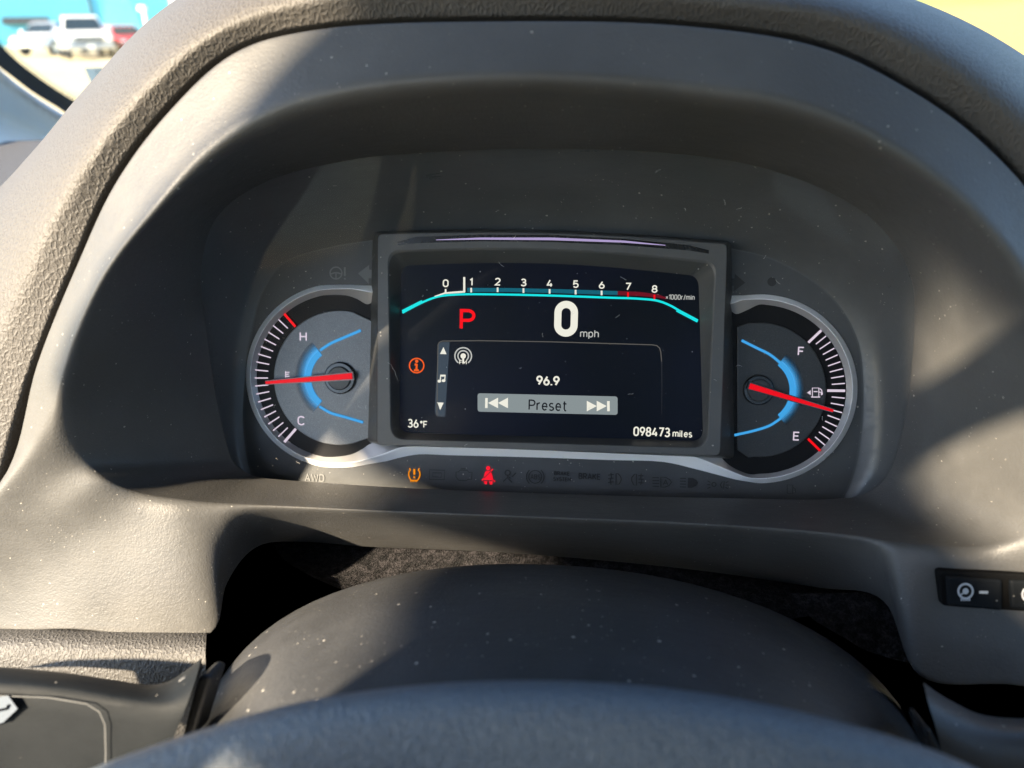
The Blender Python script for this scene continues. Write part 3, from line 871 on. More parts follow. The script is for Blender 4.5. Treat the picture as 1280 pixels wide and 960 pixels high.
# --- gauges
def gauge(name, hub, cx, cy, rx, ry, disc_line, blue_r, arms, needle, tick_a, tick_r, side, discmat):
    g = empty(name, q(hub[0], hub[1], .001) - root_of(cl))
    g.parent = cl
    s = PX(hub[0], hub[1], .002)
    poly('dial', [(cx + rx*math.cos(R(a)), cy - ry*math.sin(R(a))) for a in range(0, 360, 5)], .0009, M['dial'], g)
    dp = [q(x, y, .0010) for x, y in disc_line]
    prism('centre_disc', dp, .0012, discmat, g, N, .0004)
    # blue arc: three bands of lessening reach
    hx, hy = hub
    w0, w1 = blue_r
    for k, (ra, rb) in enumerate(((w0, w0 + (w1-w0)*.34),)):
        band = []
        a0, a1 = (128, 232) if side < 0 else (-52, 52)
        ptsA = arc(hx, hy, rb, a0, a1, 30); ptsB = arc(hx, hy, ra, a1, a0, 30)
        v = [q(x, y, .0025) for x, y in ptsA + ptsB[::-1]]
        m_ = len(ptsA)
        mk('blue_arc', v, [(i, i+1, m_+i+1, m_+i) for i in range(m_-1)], M['blue'], g, fix=False)
        va = arc(hx, hy, w1, a0, a1, 30)
        v = [q(x, y, .0025) for x, y in va] + [q(x, y, .0025) for x, y in ptsA]
        t_ = M['blue_fade_' + ('l' if side < 0 else 'r')]
        mk('blue_halo', v, [(i, i+1, m_+i+1, m_+i) for i in range(m_-1)], t_, g, fix=False)
    for am in arms:
        pts = [tuple(p) for p in catmull([(x, y, 0) for x, y in am], 6, False)[:, :2]]
        ribbon('blue_line', pts, 3.4*s, .0026, M['blue'], g)
    nt = 18
    for i in range(nt + 1):
        a = tick_a[0] + (tick_a[1] - tick_a[0]) * i / nt
        c_, s_ = math.cos(R(a)), math.sin(R(a))
        thick, mt, r0, r1 = 1.5, M['tick'], tick_r[0], tick_r[1]
        if (side < 0 and i == 0) or (side > 0 and i == nt): mt, thick, r0 = M['red_px'], 3.0, r0 - 5
        elif (side < 0 and i == nt) or (side > 0 and i in (0, nt//2)): thick, r0 = 3.2, r0 - 6
        ribbon('tick', [(hx + r0*c_, hy - r0*s_), (hx + r1*c_, hy - r1*s_)], thick*s, .0024, mt, g)
    # hub and needle, raised off the dial
    hp = loc(hx, hy, .003)
    def disc(r, n_a, n_b, nm, mt, par):
        v = []; k = 40
        for nn, rr in ((n_a, r), (n_b - .0006, r), (n_b, r - .0006)):
            v += [W(hp.x + rr*math.cos(2*math.pi*i/k), hp.y + rr*math.sin(2*math.pi*i/k), nn) for i in range(k)]
        f = grid_faces(3, k, True) + [tuple(range(2*k, 3*k))]
        return mk(nm, v, f, mt, par, False)
    disc(19.5*s, .002, .0042, 'hub_ring', M['gloss'], g)
    disc(14.5*s, .003, .0052, 'hub_cap', M['disc2'], g)
    (xa, ya), (xb, yb) = needle
    A_ = loc(xa, ya, .0065); B_ = loc(xb, yb, .0065)
    t_ = (B_ - A_).normalized(); s_ = Vector((-t_.y, t_.x, 0))
    def bar_(wa, wb, na, nb, nm, mt, ext):
        a_ = A_ - t_*ext; b_ = B_ + t_*ext*.3
        v = []
        for nn in (na, nb):
            for p, w_ in ((a_, wa), (b_, wb)):
                v += [W(p.x + s_.x*w_, p.y + s_.y*w_, nn), W(p.x - s_.x*w_, p.y - s_.y*w_, nn)]
        f = [(0, 1, 3, 2), (4, 6, 7, 5), (0, 4, 5, 1), (2, 3, 7, 6), (0, 2, 6, 4), (1, 5, 7, 3)]
        return mk(nm, v, f, mt, g)
    bar_(5.2*s, 2.6*s, .0052, .0062, 'needle_edge', M['needle_edge'] if side < 0 else M['gloss'], 1.6*s)
    bar_(3.6*s, 1.6*s, .0060, .0068, 'needle', M['needle'], 0)
    return g, s
# radial fade of the blue arcs, printed as a halftone
for key, hub, w0, w1 in (('l', (425, 472.5), 36, 57), ('r', (948, 487.5), 39, 58)):
    t = NT('dial_blue_fade_' + key)
    hp = q(hub[0], hub[1], .0025)
    geo = t.new('ShaderNodeNewGeometry')
    sub_ = t.new('ShaderNodeVectorMath', operation='DISTANCE'); sub_.inputs[1].default_value = hp
    t.ln(geo.outputs['Position'], sub_.inputs[0])
    s_ = PX(hub[0], hub[1], .002)
    fac = t.ramp(sub_.outputs['Value'], (w0 + (w1-w0)*.34)*s_, w1*s_, 1, 0, False)
    t.b.inputs['Base Color'].default_value = (.03, .032, .035, 1)
    t.b.inputs['Emission Color'].default_value = (*s2l(58, 168, 238), 1)
    t.ln(t.math('MULTIPLY', t.math('POWER', fac, 1.6), EM), t.b.inputs['Emission Strength'])
    t.ln(t.math('POWER', fac, .8), t.b.inputs['Alpha'])
    M['blue_fade_' + key] = t.m
dl = arc(425, 472, 82, 78, 282, 40, 84) + [(468, 545), (470, 403)]
gL, sL = gauge('temperature_gauge', (425, 472.5), 422, 470, 103, 104, dl, (36, 57),
     [[(400, 438), (413, 429.5), (430, 422), (451, 413)], [(399, 508), (413, 516), (430, 521), (454, 528)]],
     ((440, 470), (332, 478.5)), (131, 229), (90, 106.5), -1, M['disc'])
dr = [(918, 402), (926, 550)][::-1]
dr = [(921, 408), (935, 403)] + arc(950, 487, 82, 95, -95, 40, 84) + [(935, 572), (921, 562)]
gR, sR = gauge('fuel_gauge', (948, 487.5), 949, 486.5, 110, 107, dr, (39, 58),
     [[(976, 454), (962, 443), (946, 435), (927, 425.5)], [(976, 523), (962, 532), (944, 538), (918, 544)]],
     ((937, 482.5), (1041.5, 513.5)), (43.5, -44.5), (92, 108.5), 1, M['disc2'])
text('letter', 'H', 374.5, 426.5, 11.5, .0025, M['tick'], gL, wpx=9.5, bold=.012)
text('letter', 'C', 372, 531.5, 11.5, .0025, M['tick'], gL, wpx=9.5, bold=.012)
text('letter', 'F', 997, 444.5, 11.5, .0025, M['tick'], gR, wpx=8.5, bold=.012)
text('letter', 'E', 991, 550.5, 11.5, .0025, M['tick'], gR, wpx=8.8, bold=.012)
strokes('thermometer_mark', [[(357, 464), (357, 472)], [(357, 465.5), (362, 465.5)], [(357, 468), (361, 468)], [(357, 470.5), (362, 470.5)]], 1.3*sL, .0025, M['tick'], gL)
strokes('fuel_pump_mark', [[(1015.5, 485), (1023.5, 485), (1023.5, 496), (1015.5, 496), (1015.5, 485)], [(1013.8, 496.3), (1025.2, 496.3)], [(1017, 489.5), (1022, 489.5)], [(1023.5, 490), (1026.5, 490.5), (1026.8, 494), (1028, 493), (1027, 487.5), (1024.5, 485.6)]], 1.3*sR, .0025, M['tick'], gR)
poly('pump_side_arrow', [(1008.8, 490.8), (1013.4, 487.8), (1013.4, 493.8)], .0025, M['tick'], gR)

# --- tell-tales printed on the plate
nT = .0004
sT = PX(680, 595, 0)
tl_ = lambda nm, lines, w=1.1, m='ghost': strokes(nm, lines, w*sT, nT, M[m], cl)
tp = tl_('tyre_pressure_light', [[(511.5, 585.2), (513.2, 587.2), (511.2, 590), (510.8, 594), (512.2, 598), (514, 600.4), (521.5, 600.6), (523.6, 598), (525, 594), (524.6, 590), (522.8, 587.2), (524.4, 585.4)]], 1.6, 'amber_px')
strokes('exclamation', [[(517.9, 586.3), (517.8, 593.5)], [(517.7, 595.6), (517.7, 597.6)]], 2.6*sT, nT, M['amber_px'], tp)
strokes('tread', [[(513.5 + i*1.9, 600.3), (513.2 + i*1.9, 602.6)] for i in range(5)], .9*sT, nT, M['amber_px'], tp)
sb = poly('seat_belt_light', [(607.6, 588.6), (612.6, 588.8), (614.4, 591.5), (615.8, 596), (616.4, 600.2), (604.4, 599.8), (605, 595.6), (606, 591.2)], nT, M['redtell'], cl)
poly('head', arc(610.2, 585.2, 2.7, 0, 345, 16), nT, M['redtell'], sb)
poly('lap', [(604.6, 601.2), (609.2, 601.4), (608.6, 605.4), (606, 605)], nT, M['redtell'], sb)
poly('lap', [(611.4, 601.5), (616, 601.7), (615.2, 605.6), (612.2, 605.6)], nT, M['redtell'], sb)
strokes('belt_edge', [[(616.2, 586.2), (613.2, 589.4)], [(605.2, 597.6), (602.2, 600.6)], [(615.5, 599.8), (619, 602)]], 1.5*sT, nT + .0001, M['redtell'], sb)
strokes('belt', [[(613.6, 589.2), (605, 597.6)]], 1.1*sT, nT + .0002, M['ghost'], sb)
tl_('battery_light', [[(537, 587.3), (556, 587.8), (555.6, 599.6), (536.6, 599.2), (537, 587.3)], [(541, 591), (552, 591.2), (551.8, 596.4), (540.8, 596), (541, 591)]])
tl_('engine_light', [[(570, 590), (573, 590), (575, 587.6), (584, 587.8), (586, 590.4), (590, 590.5), (589.6, 599), (585, 599.2), (583, 600.8), (573.5, 600.4), (570, 596), (570, 590)], [(576, 585.8), (582, 586)]])
tl_('airbag_light', [arc(634.5, 591, 3.2, 0, 360, 16), [(629, 602), (634, 597), (640, 603)], [(640, 596), (645, 591)], [(634, 595), (638, 598)]], 1.6)
ab = tl_('anti_lock_light', [arc(669, 596, 8, 0, 360, 28), arc(669, 596, 11, 130, 230, 14), arc(669, 596, 11, -50, 50, 14)])
text('letters', 'ABS', 663, 599, 6.4, nT, M['ghost'], ab, wpx=12.5, bold=.0)
bs = text('brake_system_light', 'BRAKE', 692.5, 594, 5.4, nT, M['ghost'], cl, wpx=19.5, bold=.02)
text('lower_line', 'SYSTEM', 691.5, 601.2, 5.4, nT, M['ghost'], bs, wpx=22, bold=.02)
text('brake_light', 'BRAKE', 723, 599, 8.2, nT, M['ghost'], cl, wpx=27.5, bold=.018)
tl_('front_fog_light', [[(770, 592), (772.5, 592), (776, 596), (776.6, 600), (774, 605), (770, 606), (770, 592)]] + [[(760, 594 + i*4.6), (767, 593 + i*4.6)] for i in range(3)] + [[(763.5, 591), (764.5, 596), (762.8, 600), (763.8, 606)]])
tl_('rear_fog_light', [[(795.5, 592.5), (793, 592.8), (789.6, 597), (789.6, 601), (792, 606), (795.5, 607), (795.5, 592.5)]] + [[(798, 594.5 + i*4.4), (804.5, 594.8 + i*4.4)] for i in range(3)] + [[(801.5, 592), (801, 597), (801.8, 601), (801, 606)]])
ah = tl_('auto_high_beam_light', [[(826, 596.4), (832, 596.6), (837, 599.5), (839.5, 602.8), (836, 607), (831, 609), (826, 608.8), (826, 596.4)]] + [[(815.5, 597 + i*3.6), (824, 597.2 + i*3.6)] for i in range(4)])
text('letter', 'A', 828.5, 606.2, 7, nT, M['ghost'], ah, wpx=7.2, bold=.012)
hb = poly('high_beam_light', [(860, 597.2), (866, 597.4), (870.5, 600), (872.5, 603.4), (870, 607.4), (865, 609.8), (859.5, 609.6)], nT, M['ghost'], cl)
strokes('beam_lines', [[(850, 597.8 + i*3.6), (857.5, 598 + i*3.6)] for i in range(4)], 1.1*sT, nT, M['ghost'], hb)
tl_('position_light', [arc(892.5, 605.5, 2.6, 0, 360, 14), [(905.4, 601.6), (902.6, 602.6), (900.4, 606), (902.2, 609.6), (904.4, 610.4), (905.4, 601.6)], [(884.5, 601), (888, 603)], [(883.8, 605.8), (888, 605.9)], [(884.4, 610.6), (888, 608.9)], [(907, 603.4), (910.6, 601.8)], [(907.3, 606.2), (911.4, 606.4)], [(906.8, 609), (910, 611)]])
tl_('fuel_light', [[(984, 606), (991, 606.4), (991, 617), (984, 616.6), (984, 606)], [(991, 609), (994, 611), (994, 616)]], .9)
text('all_wheel_drive_light', 'AWD', 381, 601.5, 9.5, nT, M['ghost_l'], cl, wpx=24.5, bold=.01)
sw = tl_('steering_warning_light', [arc(420, 341.3, 7.4, 0, 360, 28), [(413.5, 342.5), (418, 341), (422, 341), (426.5, 342.5)], [(420, 342), (420, 347.8)]], 1.6, 'ghost_l')
strokes('bang', [[(431, 334), (431, 345)], [(431, 347.6), (431, 349.4)]], 2.4*sT, nT, M['ghost_l'], sw)
poly('left_turn_arrow', [(447.5, 341.8), (461.5, 331), (461.5, 337), (470, 337), (470, 347.8), (460.8, 347.8), (460.8, 354.6)], nT, M['ghost_l'], cl)
poly('right_turn_arrow', [(931.5, 353.4), (918.5, 342), (918, 348), (911, 348), (911, 357), (917.6, 357.2), (917.4, 364)], nT, M['ghost'], cl)
poly('light_sensor', arc(964.8, 352.2, 5.6, 0, 350, 24), nT, M['ghost'], cl)

# ---------------------------------------------------------------- switch bank on the right of the dash
sb_ = empty('switch_bank', q(1240, 760, .088), 'black push button bank with round dial symbol, right of the steering column', 'switch bank')
def pn(u0):  # height of the dash face at that column
    return u0
nP = .0856
def nS(x): return nP + (x - 1180) * 4.0e-5          # the dash face rises to the right
bz = [q(x, y, nS(x)) for x, y in [(1174, 716), (1178, 713.5), (1200, 714.5), (1400, 722), (1400, 772), (1200, 759.5), (1181, 757.5), (1176, 754)]]
prism('frame', bz, -.012, M['gap'], sb_, N, .0008)
for k, (xa, xb) in enumerate(((1180, 1250), (1258.5, 1332))):
    off = (xa - 1180) * .052
    pts = [(xa, 718.5 + off), (xb, 721.5 + off + (xb-xa)*.012), (xb - 0, 761.5 + off), (xa + 2, 754.5 + off)]
    o = prism('button', [q(x, y, nS(x) + .0001) for x, y in pts], .0022, M['stalk'], sb_, N, .0012)
    cx, cy = (1207 if k == 0 else 1287), 739 + off
    nb = nS(cx + 26) + .0028
    strokes('dial_symbol', [arc(cx, cy, 9, 0, 360, 30)], 2.6*PX(cx, cy, nb), nb, M['icon_w'], o)
    poly('dial_symbol_dot', arc(cx, cy, 3.8, 0, 345, 18), nb, M['icon_w'], o)
    strokes('dial_symbol_hand', [[(cx, cy), (cx - 6.4, cy + 5)]] + [[(cx - 5 + i*2.4, cy + 9), (cx - 5.4 + i*2.6, cy + 12)] for i in range(5)], 1.7*PX(cx, cy, nb), nb, M['icon_w'], o)
    if k == 0: strokes('minus_sign', [[(cx + 17, cy + 1.2), (cx + 28, cy + 1.6)]], 3.6*PX(cx, cy, nb), nb, M['icon_w'], o)
    else: strokes('plus_sign', [[(cx + 17, cy + 1.2), (cx + 28, cy + 1.6)], [(cx + 22.5, cy - 5), (cx + 22.5, cy + 8)]], 3.6*PX(cx, cy, nb), nb, M['icon_w'], o)

# ---------------------------------------------------------------- steering column cover
cc = empty('steering_column', q(700, 900, .12), 'dusty dark grey plastic steering column cover below the instruments', 'steering column')
def cover_row(n, half, vtop, depth, u0, k=41, flat=2.1):
    out = []
    for i in range(k):
        a = math.pi * (1 - i / (k - 1))
        x = math.copysign(abs(math.cos(a)) ** (2/flat), math.cos(a)); y = abs(math.sin(a)) ** (2/flat)
        out.append(W(u0 + half*x, vtop - depth*(1 - y), n))
    return out
u0 = loc(690, 760, .12).x
vt = loc(680, 703, .07).y
rows = [cover_row(.045, .136, vt - .020, .08, u0), cover_row(.056, .150, vt - .006, .08, u0), cover_row(.072, .155, vt, .08, u0), cover_row(.10, .153, vt + .001, .082, u0), cover_row(.14, .142, vt - .002, .085, u0), cover_row(.175, .133, vt - .006, .085, u0), cover_row(.20, .126, vt - .012, .085, u0)]
rr = chaikin([np.array([tuple(p) for p in r]) for r in rows], 3)
mk('upper_cover', [Vector(p) for p in np.concatenate(rr)], grid_faces(len(rr), len(rr[0]), False), M['column'], cc, True)

# ---------------------------------------------------------------- steering wheel
wh = empty('steering_wheel', W(.01, -.12, .27), 'steering wheel with grained airbag pad, its grey coloured with blue sky light, out of focus in front', 'steering wheel')
hubpx = [(60, 985), (140, 950), (250, 912), (380, 876), (520, 856), (660, 850), (800, 856), (930, 874), (1060, 904), (1170, 938), (1260, 978)]
nh = .222
r0 = [loc(x, y + 14, nh - .030) for x, y in hubpx]
r1 = [loc(x, y - 2, nh - .012) for x, y in hubpx]
r2 = [loc(x, y + 6, nh) for x, y in hubpx]
r3 = [loc(640 + (x-640)*.93, y + 55, nh + .008) for x, y in hubpx]
r4 = [loc(640 + (x-640)*.90, y + 190, nh + .012) for x, y in hubpx]
r5 = [p + Vector((0, -.06, -.004)) for p in r4]
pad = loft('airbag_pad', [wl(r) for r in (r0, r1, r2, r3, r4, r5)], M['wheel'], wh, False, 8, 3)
wc = Vector((.012, loc(640, 862, .262).y - .055, .305))
rimp = [W(wc.x + .187*math.cos(2*math.pi*i/64), wc.y + .187*math.sin(2*math.pi*i/64), wc.z + .028) for i in range(64)]
vv, ff = tube(rimp, .0155, 14, True)
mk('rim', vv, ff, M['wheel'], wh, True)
for a0 in (180, 0, 270):
    c_, s_ = math.cos(R(a0)), math.sin(R(a0))
    pts = [W(wc.x + c_*.06, wc.y - .01 + s_*.06, wc.z - .02), W(wc.x + c_*.12, wc.y - .01 + s_*.12, wc.z + .01), W(wc.x + c_*.182, wc.y + s_*.182, wc.z + .028)]
    vv, ff = tube(pts, [.022, .016, .012], 12)
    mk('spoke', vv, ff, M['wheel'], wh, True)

# ---------------------------------------------------------------- stalks
st = empty('light_stalk', q(120, 900, .15), 'black light switch stalk left of the steering column with white symbol', 'stalk')
s1 = [(-80, 832), (0, 831), (80, 838), (150, 848), (188, 853), (212, 848), (236, 832), (252, 819)]
s2 = [(-80, 846), (0, 846), (80, 853), (150, 864), (190, 869), (214, 866), (232, 856), (246, 846)]
s3 = [(-80, 862), (0, 862), (80, 868), (150, 880), (190, 886), (208, 888), (222, 885), (234, 880)]
s4 = [(-80, 1010), (0, 1010), (80, 1010), (150, 1000), (180, 985), (198, 965), (210, 940), (218, 920)]
rows = [[q(x, y + 10, .125) for x, y in s1], [q(x, y, .140) for x, y in s1], [q(x, y, .152) for x, y in s2], [q(x, y, .157) for x, y in s3], [q(x, y, .157) for x, y in s4]]
loft('stalk_body', rows, M['stalk'], st, False, 6, 2)
ribbon('switch_outline', [(-40, 868), (60, 872), (108, 880), (124, 890), (131, 906), (132, 940), (131, 985)], 1.6*PX(100, 900, .16), .1585, M['bezel'], st)
poly('white_symbol', [(-14, 873), (10, 869.5), (22, 886), (4, 903), (-14, 908)], .1592, M['icon_d'], st)
strokes('symbol_stroke', [[(-6, 889), (8, 886), (11, 881)]], 3*PX(5, 885, .16), .1596, M['ink_px'], st)
# ribs between the stalk and the column
for pts, nm, mt in (([(243, 832), (252, 826), (256, 832), (222, 912), (208, 912)], 'collar_rib', 'column'), ([(266, 830), (276, 824), (284, 828), (262, 900), (246, 905)], 'collar_rib', 'column')):
    prism(nm, [q(x, y, .135) for x, y in pts], .012, M[mt], st, N, .002)

wp = empty('wiper_stalk', q(1230, 920, .15), 'dark wiper stalk right of the steering column, half out of frame', 'stalk')
s1 = [(1154, 850), (1172, 863), (1196, 877), (1222, 889), (1250, 894), (1300, 896), (1400, 900)]
s2 = [(1158, 872), (1174, 884), (1196, 896), (1222, 906), (1250, 911), (1300, 914), (1400, 918)]
s3 = [(1172, 915), (1184, 922), (1204, 934), (1226, 944), (1252, 950), (1300, 952), (1400, 955)]
s4 = [(1186, 980), (1198, 985), (1214, 990), (1234, 996), (1256, 1000), (1300, 1004), (1400, 1010)]
rows = [[q(x, y + 8, .115) for x, y in s1], [q(x, y, .130) for x, y in s1], [q(x, y, .146) for x, y in s2], [q(x, y, .150) for x, y in s3], [q(x, y, .146) for x, y in s4]]
loft('stalk_body', rows, M['column'], wp, False, 6, 2)
prism('collar_rib', [q(x, y, .14) for x, y in [(1134, 884), (1140, 882), (1162, 925), (1158, 932), (1144, 920)]], .014, M['gloss'], wp, N, .004)
prism('collar_gap', [q(x, y, .10) for x, y in [(1120, 850), (1150, 850), (1200, 960), (1160, 960)]], -.01, M['dark'], wp, N)

# ---------------------------------------------------------------- windshield, pillar, cabin shell
WB, WT = Vector((0, .84, 1.165)), Vector((0, -.06, 1.75))        # foot and head of the glass
wdir = (WT - WB).normalized(); wnor = Vector((1, 0, 0)).cross(wdir).normalized()
def wsp(x, y, lift=0.0):
    r = ray(x, y)
    p0 = WB + wnor * lift
    return CAM + r * ((p0 - CAM).dot(wnor) / r.dot(wnor))
side = -1 if (CAM - WB).dot(wnor) < 0 else 1                      # towards the cabin
ws = empty('windshield', Vector((.3, .84, 1.165)), 'sloping windshield glass with black dotted edge band by the pillar', 'windshield')
v = [Vector((-.78, WB.y, WB.z)), Vector((1.15, WB.y, WB.z)), Vector((1.05, WT.y, WT.z)), Vector((-.68, WT.y, WT.z))]
mk('glass', v, [(0, 1, 2, 3)], M['windshield'], ws)
t = basic('frit_black', (.006, .006, .007), .5); M['frit'] = t.m
edge_in = [(-80, -50), (-30, 22), (0, 55), (25, 79), (50, 98), (75, 115), (100, 130), (125, 143)]
edge_out = [(-90, -30), (-44, 40), (-10, 76), (15, 96), (40, 115), (66, 131), (90, 146), (120, 160)]
ei = catmull([(*e, 0) for e in edge_in], 6, False); eo = catmull([(*e, 0) for e in edge_out], 6, False)
v = [wsp(p[0], p[1], .003*side) for p in ei] + [wsp(p[0], p[1], .003*side) for p in eo]
k = len(ei)
mk('edge_band', v, [(i, i+1, k+i+1, k+i) for i in range(k-1)], M['frit'], ws, fix=False)
v = []; f = []
acc = 0
ed = catmull([(*e, 0) for e in edge_in], 40, False)
last = None
for i in range(1, len(ed)):
    p, dpt = ed[i], ed[i] - ed[i-1]
    acc += np.linalg.norm(dpt)
    if acc < 3.4: continue
    acc = 0
    tn = dpt / np.linalg.norm(dpt); nm_ = np.array([tn[1], -tn[0], 0])
    for row, rad in ((2.0, 1.15), (4.6, .8)):
        c_ = p + nm_ * row + tn * (1.7 if row > 3 else 0)
        o = len(v)
        v += [wsp(c_[0] + rad*math.cos(a*math.pi/4), c_[1] + rad*math.sin(a*math.pi/4), .003*side) for a in range(8)]
        f.append(tuple(range(o, o+8)))
mk('edge_dots', v, f, M['frit'], ws, fix=False)
# sticker in the lower corner of the glass
stk = empty('windshield_sticker', wsp(130, 100, .004*side), 'small pale grey printed sticker in the corner of the windshield', 'sticker')
t = basic('sticker_paper', (.62, .66, .60), .6)
tl2 = t.new('ShaderNodeBsdfTranslucent'); tl2.inputs[0].default_value = (.50, .55, .48, 1)
mx_ = t.new('ShaderNodeMixShader'); mx_.inputs[0].default_value = .6
t.ln(t.b.outputs[0], mx_.inputs[1]); t.ln(tl2.outputs[0], mx_.inputs[2]); t.ln(mx_.outputs[0], t.o.inputs[0])
M['sticker'] = t.m
t = basic('sticker_print', (.09, .10, .085), .6); M['stickink'] = t.m
v = [wsp(x, y, .004*side) for x, y in [(105.5, 85), (170, 84), (170, 130), (124, 126)]]
mk('paper', v, [(0, 1, 2, 3)], M['sticker'], stk, fix=False)
def wtext(s, x0, y0, w_, h_, par):
    cu = bpy.data.curves.new('t', 'FONT'); cu.body = s; cu.size = 1.0; cu.offset = .02
    ob = bpy.data.objects.new('t', cu); COL.objects.link(ob)
    dg = bpy.context.evaluated_depsgraph_get(); dg.update()
    me = bpy.data.meshes.new_from_object(ob.evaluated_get(dg))
    bpy.data.objects.remove(ob); bpy.data.curves.remove(cu)
    co = np.array([tuple(p.co) for p in me.vertices]); x_max = co[:, 0].max()
    b_ = root_of(par)
    for p in me.vertices:
        p.co = wsp(x0 + p.co.x / x_max * w_, y0 - p.co.y / .72 * h_, .0048*side) - b_
    me.materials.clear(); me.materials.append(M['stickink'])
    o = bpy.data.objects.new('print_line', me); COL.objects.link(o); o.parent = par
wtext('tracked unt', 118, 88.6, 34, 2.4, stk)
wtext('below. To r', 120, 93, 32, 2.4, stk)
wtext('the unt', 122, 97, 22, 2.4, stk)

# pillar trim beside the glass, woven pale cloth
t = basic('pillar_cloth', (.42, .45, .48), .85, sheen=.3)
v_ = t.coord()
wv = t.new('ShaderNodeTexWave'); wv.inputs['Scale'].default_value = 170; wv.inputs['Distortion'].default_value = 1.0
t.ln(v_, wv.inputs['Vector'])
wv2 = t.new('ShaderNodeTexWave', bands_direction='Z'); wv2.inputs['Scale'].default_value = 170; wv2.inputs['Distortion'].default_value = 1.0
t.ln(v_, wv2.inputs['Vector'])
hh = t.math('ADD', wv.outputs['Fac'], wv2.outputs['Fac'])
t.ln(t.mix(t.ramp(hh, .4, 1.6), (.46, .54, .60), (.60, .68, .73)), t.b.inputs['Base Color'])
t.bump(hh, .0006, .5); M['pillar'] = t.m
e1 = [(-120, -60), (-60, 30), (-8, 79), (20, 103), (45, 121), (70, 137), (95, 152), (130, 172)]
e2 = [(-190, 0), (-120, 80), (-60, 130), (-20, 150), (15, 165), (45, 178), (75, 190), (110, 205)]
e3 = [(-260, 80), (-190, 160), (-120, 205), (-60, 222), (-15, 224), (20, 222), (50, 222), (95, 228)]
def wd(x, y, k):
    p = wsp(x, y); return CAM + (p - CAM) * k
rows = [[wd(x, y, .995) for x, y in e1], [wd(x, y, .955) for x, y in [lerp(Vector(a), Vector(b), .25) for a, b in zip(e1, e2)]], [wd(x, y, .90) for x, y in e2], [at(x, y, 1.0) for x, y in e3]]
pil = loft('pillar_trim', rows, M['pillar'], None, False, 6, 2, base=at(0, 200, 1.0))
tag(pil, 'pale blue-grey woven cloth trim of the front roof pillar, left of the windshield', 'pillar trim')
# corner of the dash top / door that shows under the pillar
c1 = [(-120, 214), (-40, 216), (0, 214), (30, 210), (70, 204)]
c2 = [(-120, 290), (-40, 290), (0, 280), (30, 262), (70, 240)]
loft('dash_corner', [[at(x, y - 12, 1.0) for x, y in c1], [at(x, y, .90) for x, y in c1], [at(x, y, .72) for x, y in c2]], M['leather2'], dash, False, 6, 2)

t = basic('headliner_cloth', (.24, .25, .26), .95); M['headliner'] = t.m
t = basic('door_grey', (.06, .06, .06), .6); M['door'] = t.m
t = basic('seat_charcoal', (.030, .030, .031), .8); M['seat'] = t.m
vv, ff = box((.32, -1.25, 1.78), (1.62, 2.4, .03))
rf = mk('car_roof', vv, ff, M['headliner'], None, base=(.32, -1.25, 1.765)); tag(rf, 'pale cloth lined car roof above the seats', 'roof')
vv, ff = box((-.50, -.55, .80), (.06, 2.0, .52))
dr_ = mk('driver_door', vv, ff, M['door'], None, base=(-.5, -.55, .55)); tag(dr_, 'dark grey driver door panel below the side window', 'door')
blocker_outline = [Vector((-.44, y, z)) for y, z in ((-.376, 1.389), (-.42, 1.394), (-.47, 1.412), (-.60, 1.445), (-.88, 1.54), (-.88, 1.66), (-.735, 1.65), (-.69, 1.755), (-.505, 1.755), (-.455, 1.57), (-.412, 1.48), (-.385, 1.42))]  # unseen blocker, added and outlined to cut the sun into patches
so_ = prism('sun_blocker', blocker_outline, .014, M['headliner'], None, Vector((-1, 0, 0)), .003)
tag(so_, 'unseen pale panel added across the driver side window to shape the sunlight', 'light blocker')
sr = empty('rear_seat', Vector((.3, -2.0, .5)), 'grey rear seat back across the cabin', 'seat')
vv, ff = box((.3, -1.95, .95), (1.6, .2, .9)); mk('seat_back', vv, ff, M['seat'], sr)
fs_ = empty('driver_seat', Vector((.0, -1.0, .4)), 'grey driver seat behind the steering wheel', 'seat')
vv, ff = box((.0, -1.05, .95), (.50, .14, .75)); bevel(mk('seat_back', vv, ff, M['seat'], fs_), .04)
vv, ff = box((.0, -1.05, 1.43), (.26, .10, .20)); bevel(mk('headrest', vv, ff, M['seat'], fs_), .03)
vv, ff = box((.0, -.75, .55), (.50, .55, .14)); bevel(mk('seat_cushion', vv, ff, M['seat'], fs_), .04)

vv, ff = box((.3, -.6, .33), (1.7, 3.2, .04))
fl = mk('car_floor', vv, ff, M['door'], None, base=(.3, -.6, .33)); tag(fl, 'dark carpeted car floor under the seats', 'floor')
vv, ff = box((1.15, -.55, .90), (.06, 2.6, .85))
pd = mk('passenger_door', vv, ff, M['door'], None, base=(1.15, -.55, .5)); tag(pd, 'dark grey passenger door panel on the far side', 'door')

# ---------------------------------------------------------------- outside
t = basic('pavement_tan', (.36, .31, .22), .9)
v_ = t.coord(); n_ = t.noise(v_, .5, 5); n2_ = t.noise(v_, 9, 4)
t.ln(t.mix(t.ramp(t.math('MULTIPLY', n_, n2_), .15, .4), (.38, .32, .18), (.48, .41, .24)), t.b.inputs['Base Color']); M['ground'] = t.m
g_ = mk('ground', [Vector((-400, -200, 0)), Vector((400, -200, 0)), Vector((400, 600, 0)), Vector((-400, 600, 0))], [(0, 1, 2, 3)], M['ground'])
tag(g_, kind='structure')
t = basic('dry_grass', (.40, .32, .17), .95); v_ = t.coord(); n_ = t.noise(v_, .35, 5)
sx = t.new('ShaderNodeSeparateXYZ'); t.ln(v_, sx.inputs[0])
gk = t.ramp(t.math('ADD', sx.outputs[2], t.math('MULTIPLY', n_, 1.4)), 2.0, 3.0)
t.ln(t.mix(gk, (.40, .28, .08), (.16, .22, .05)), t.b.inputs['Base Color']); M['bank'] = t.m
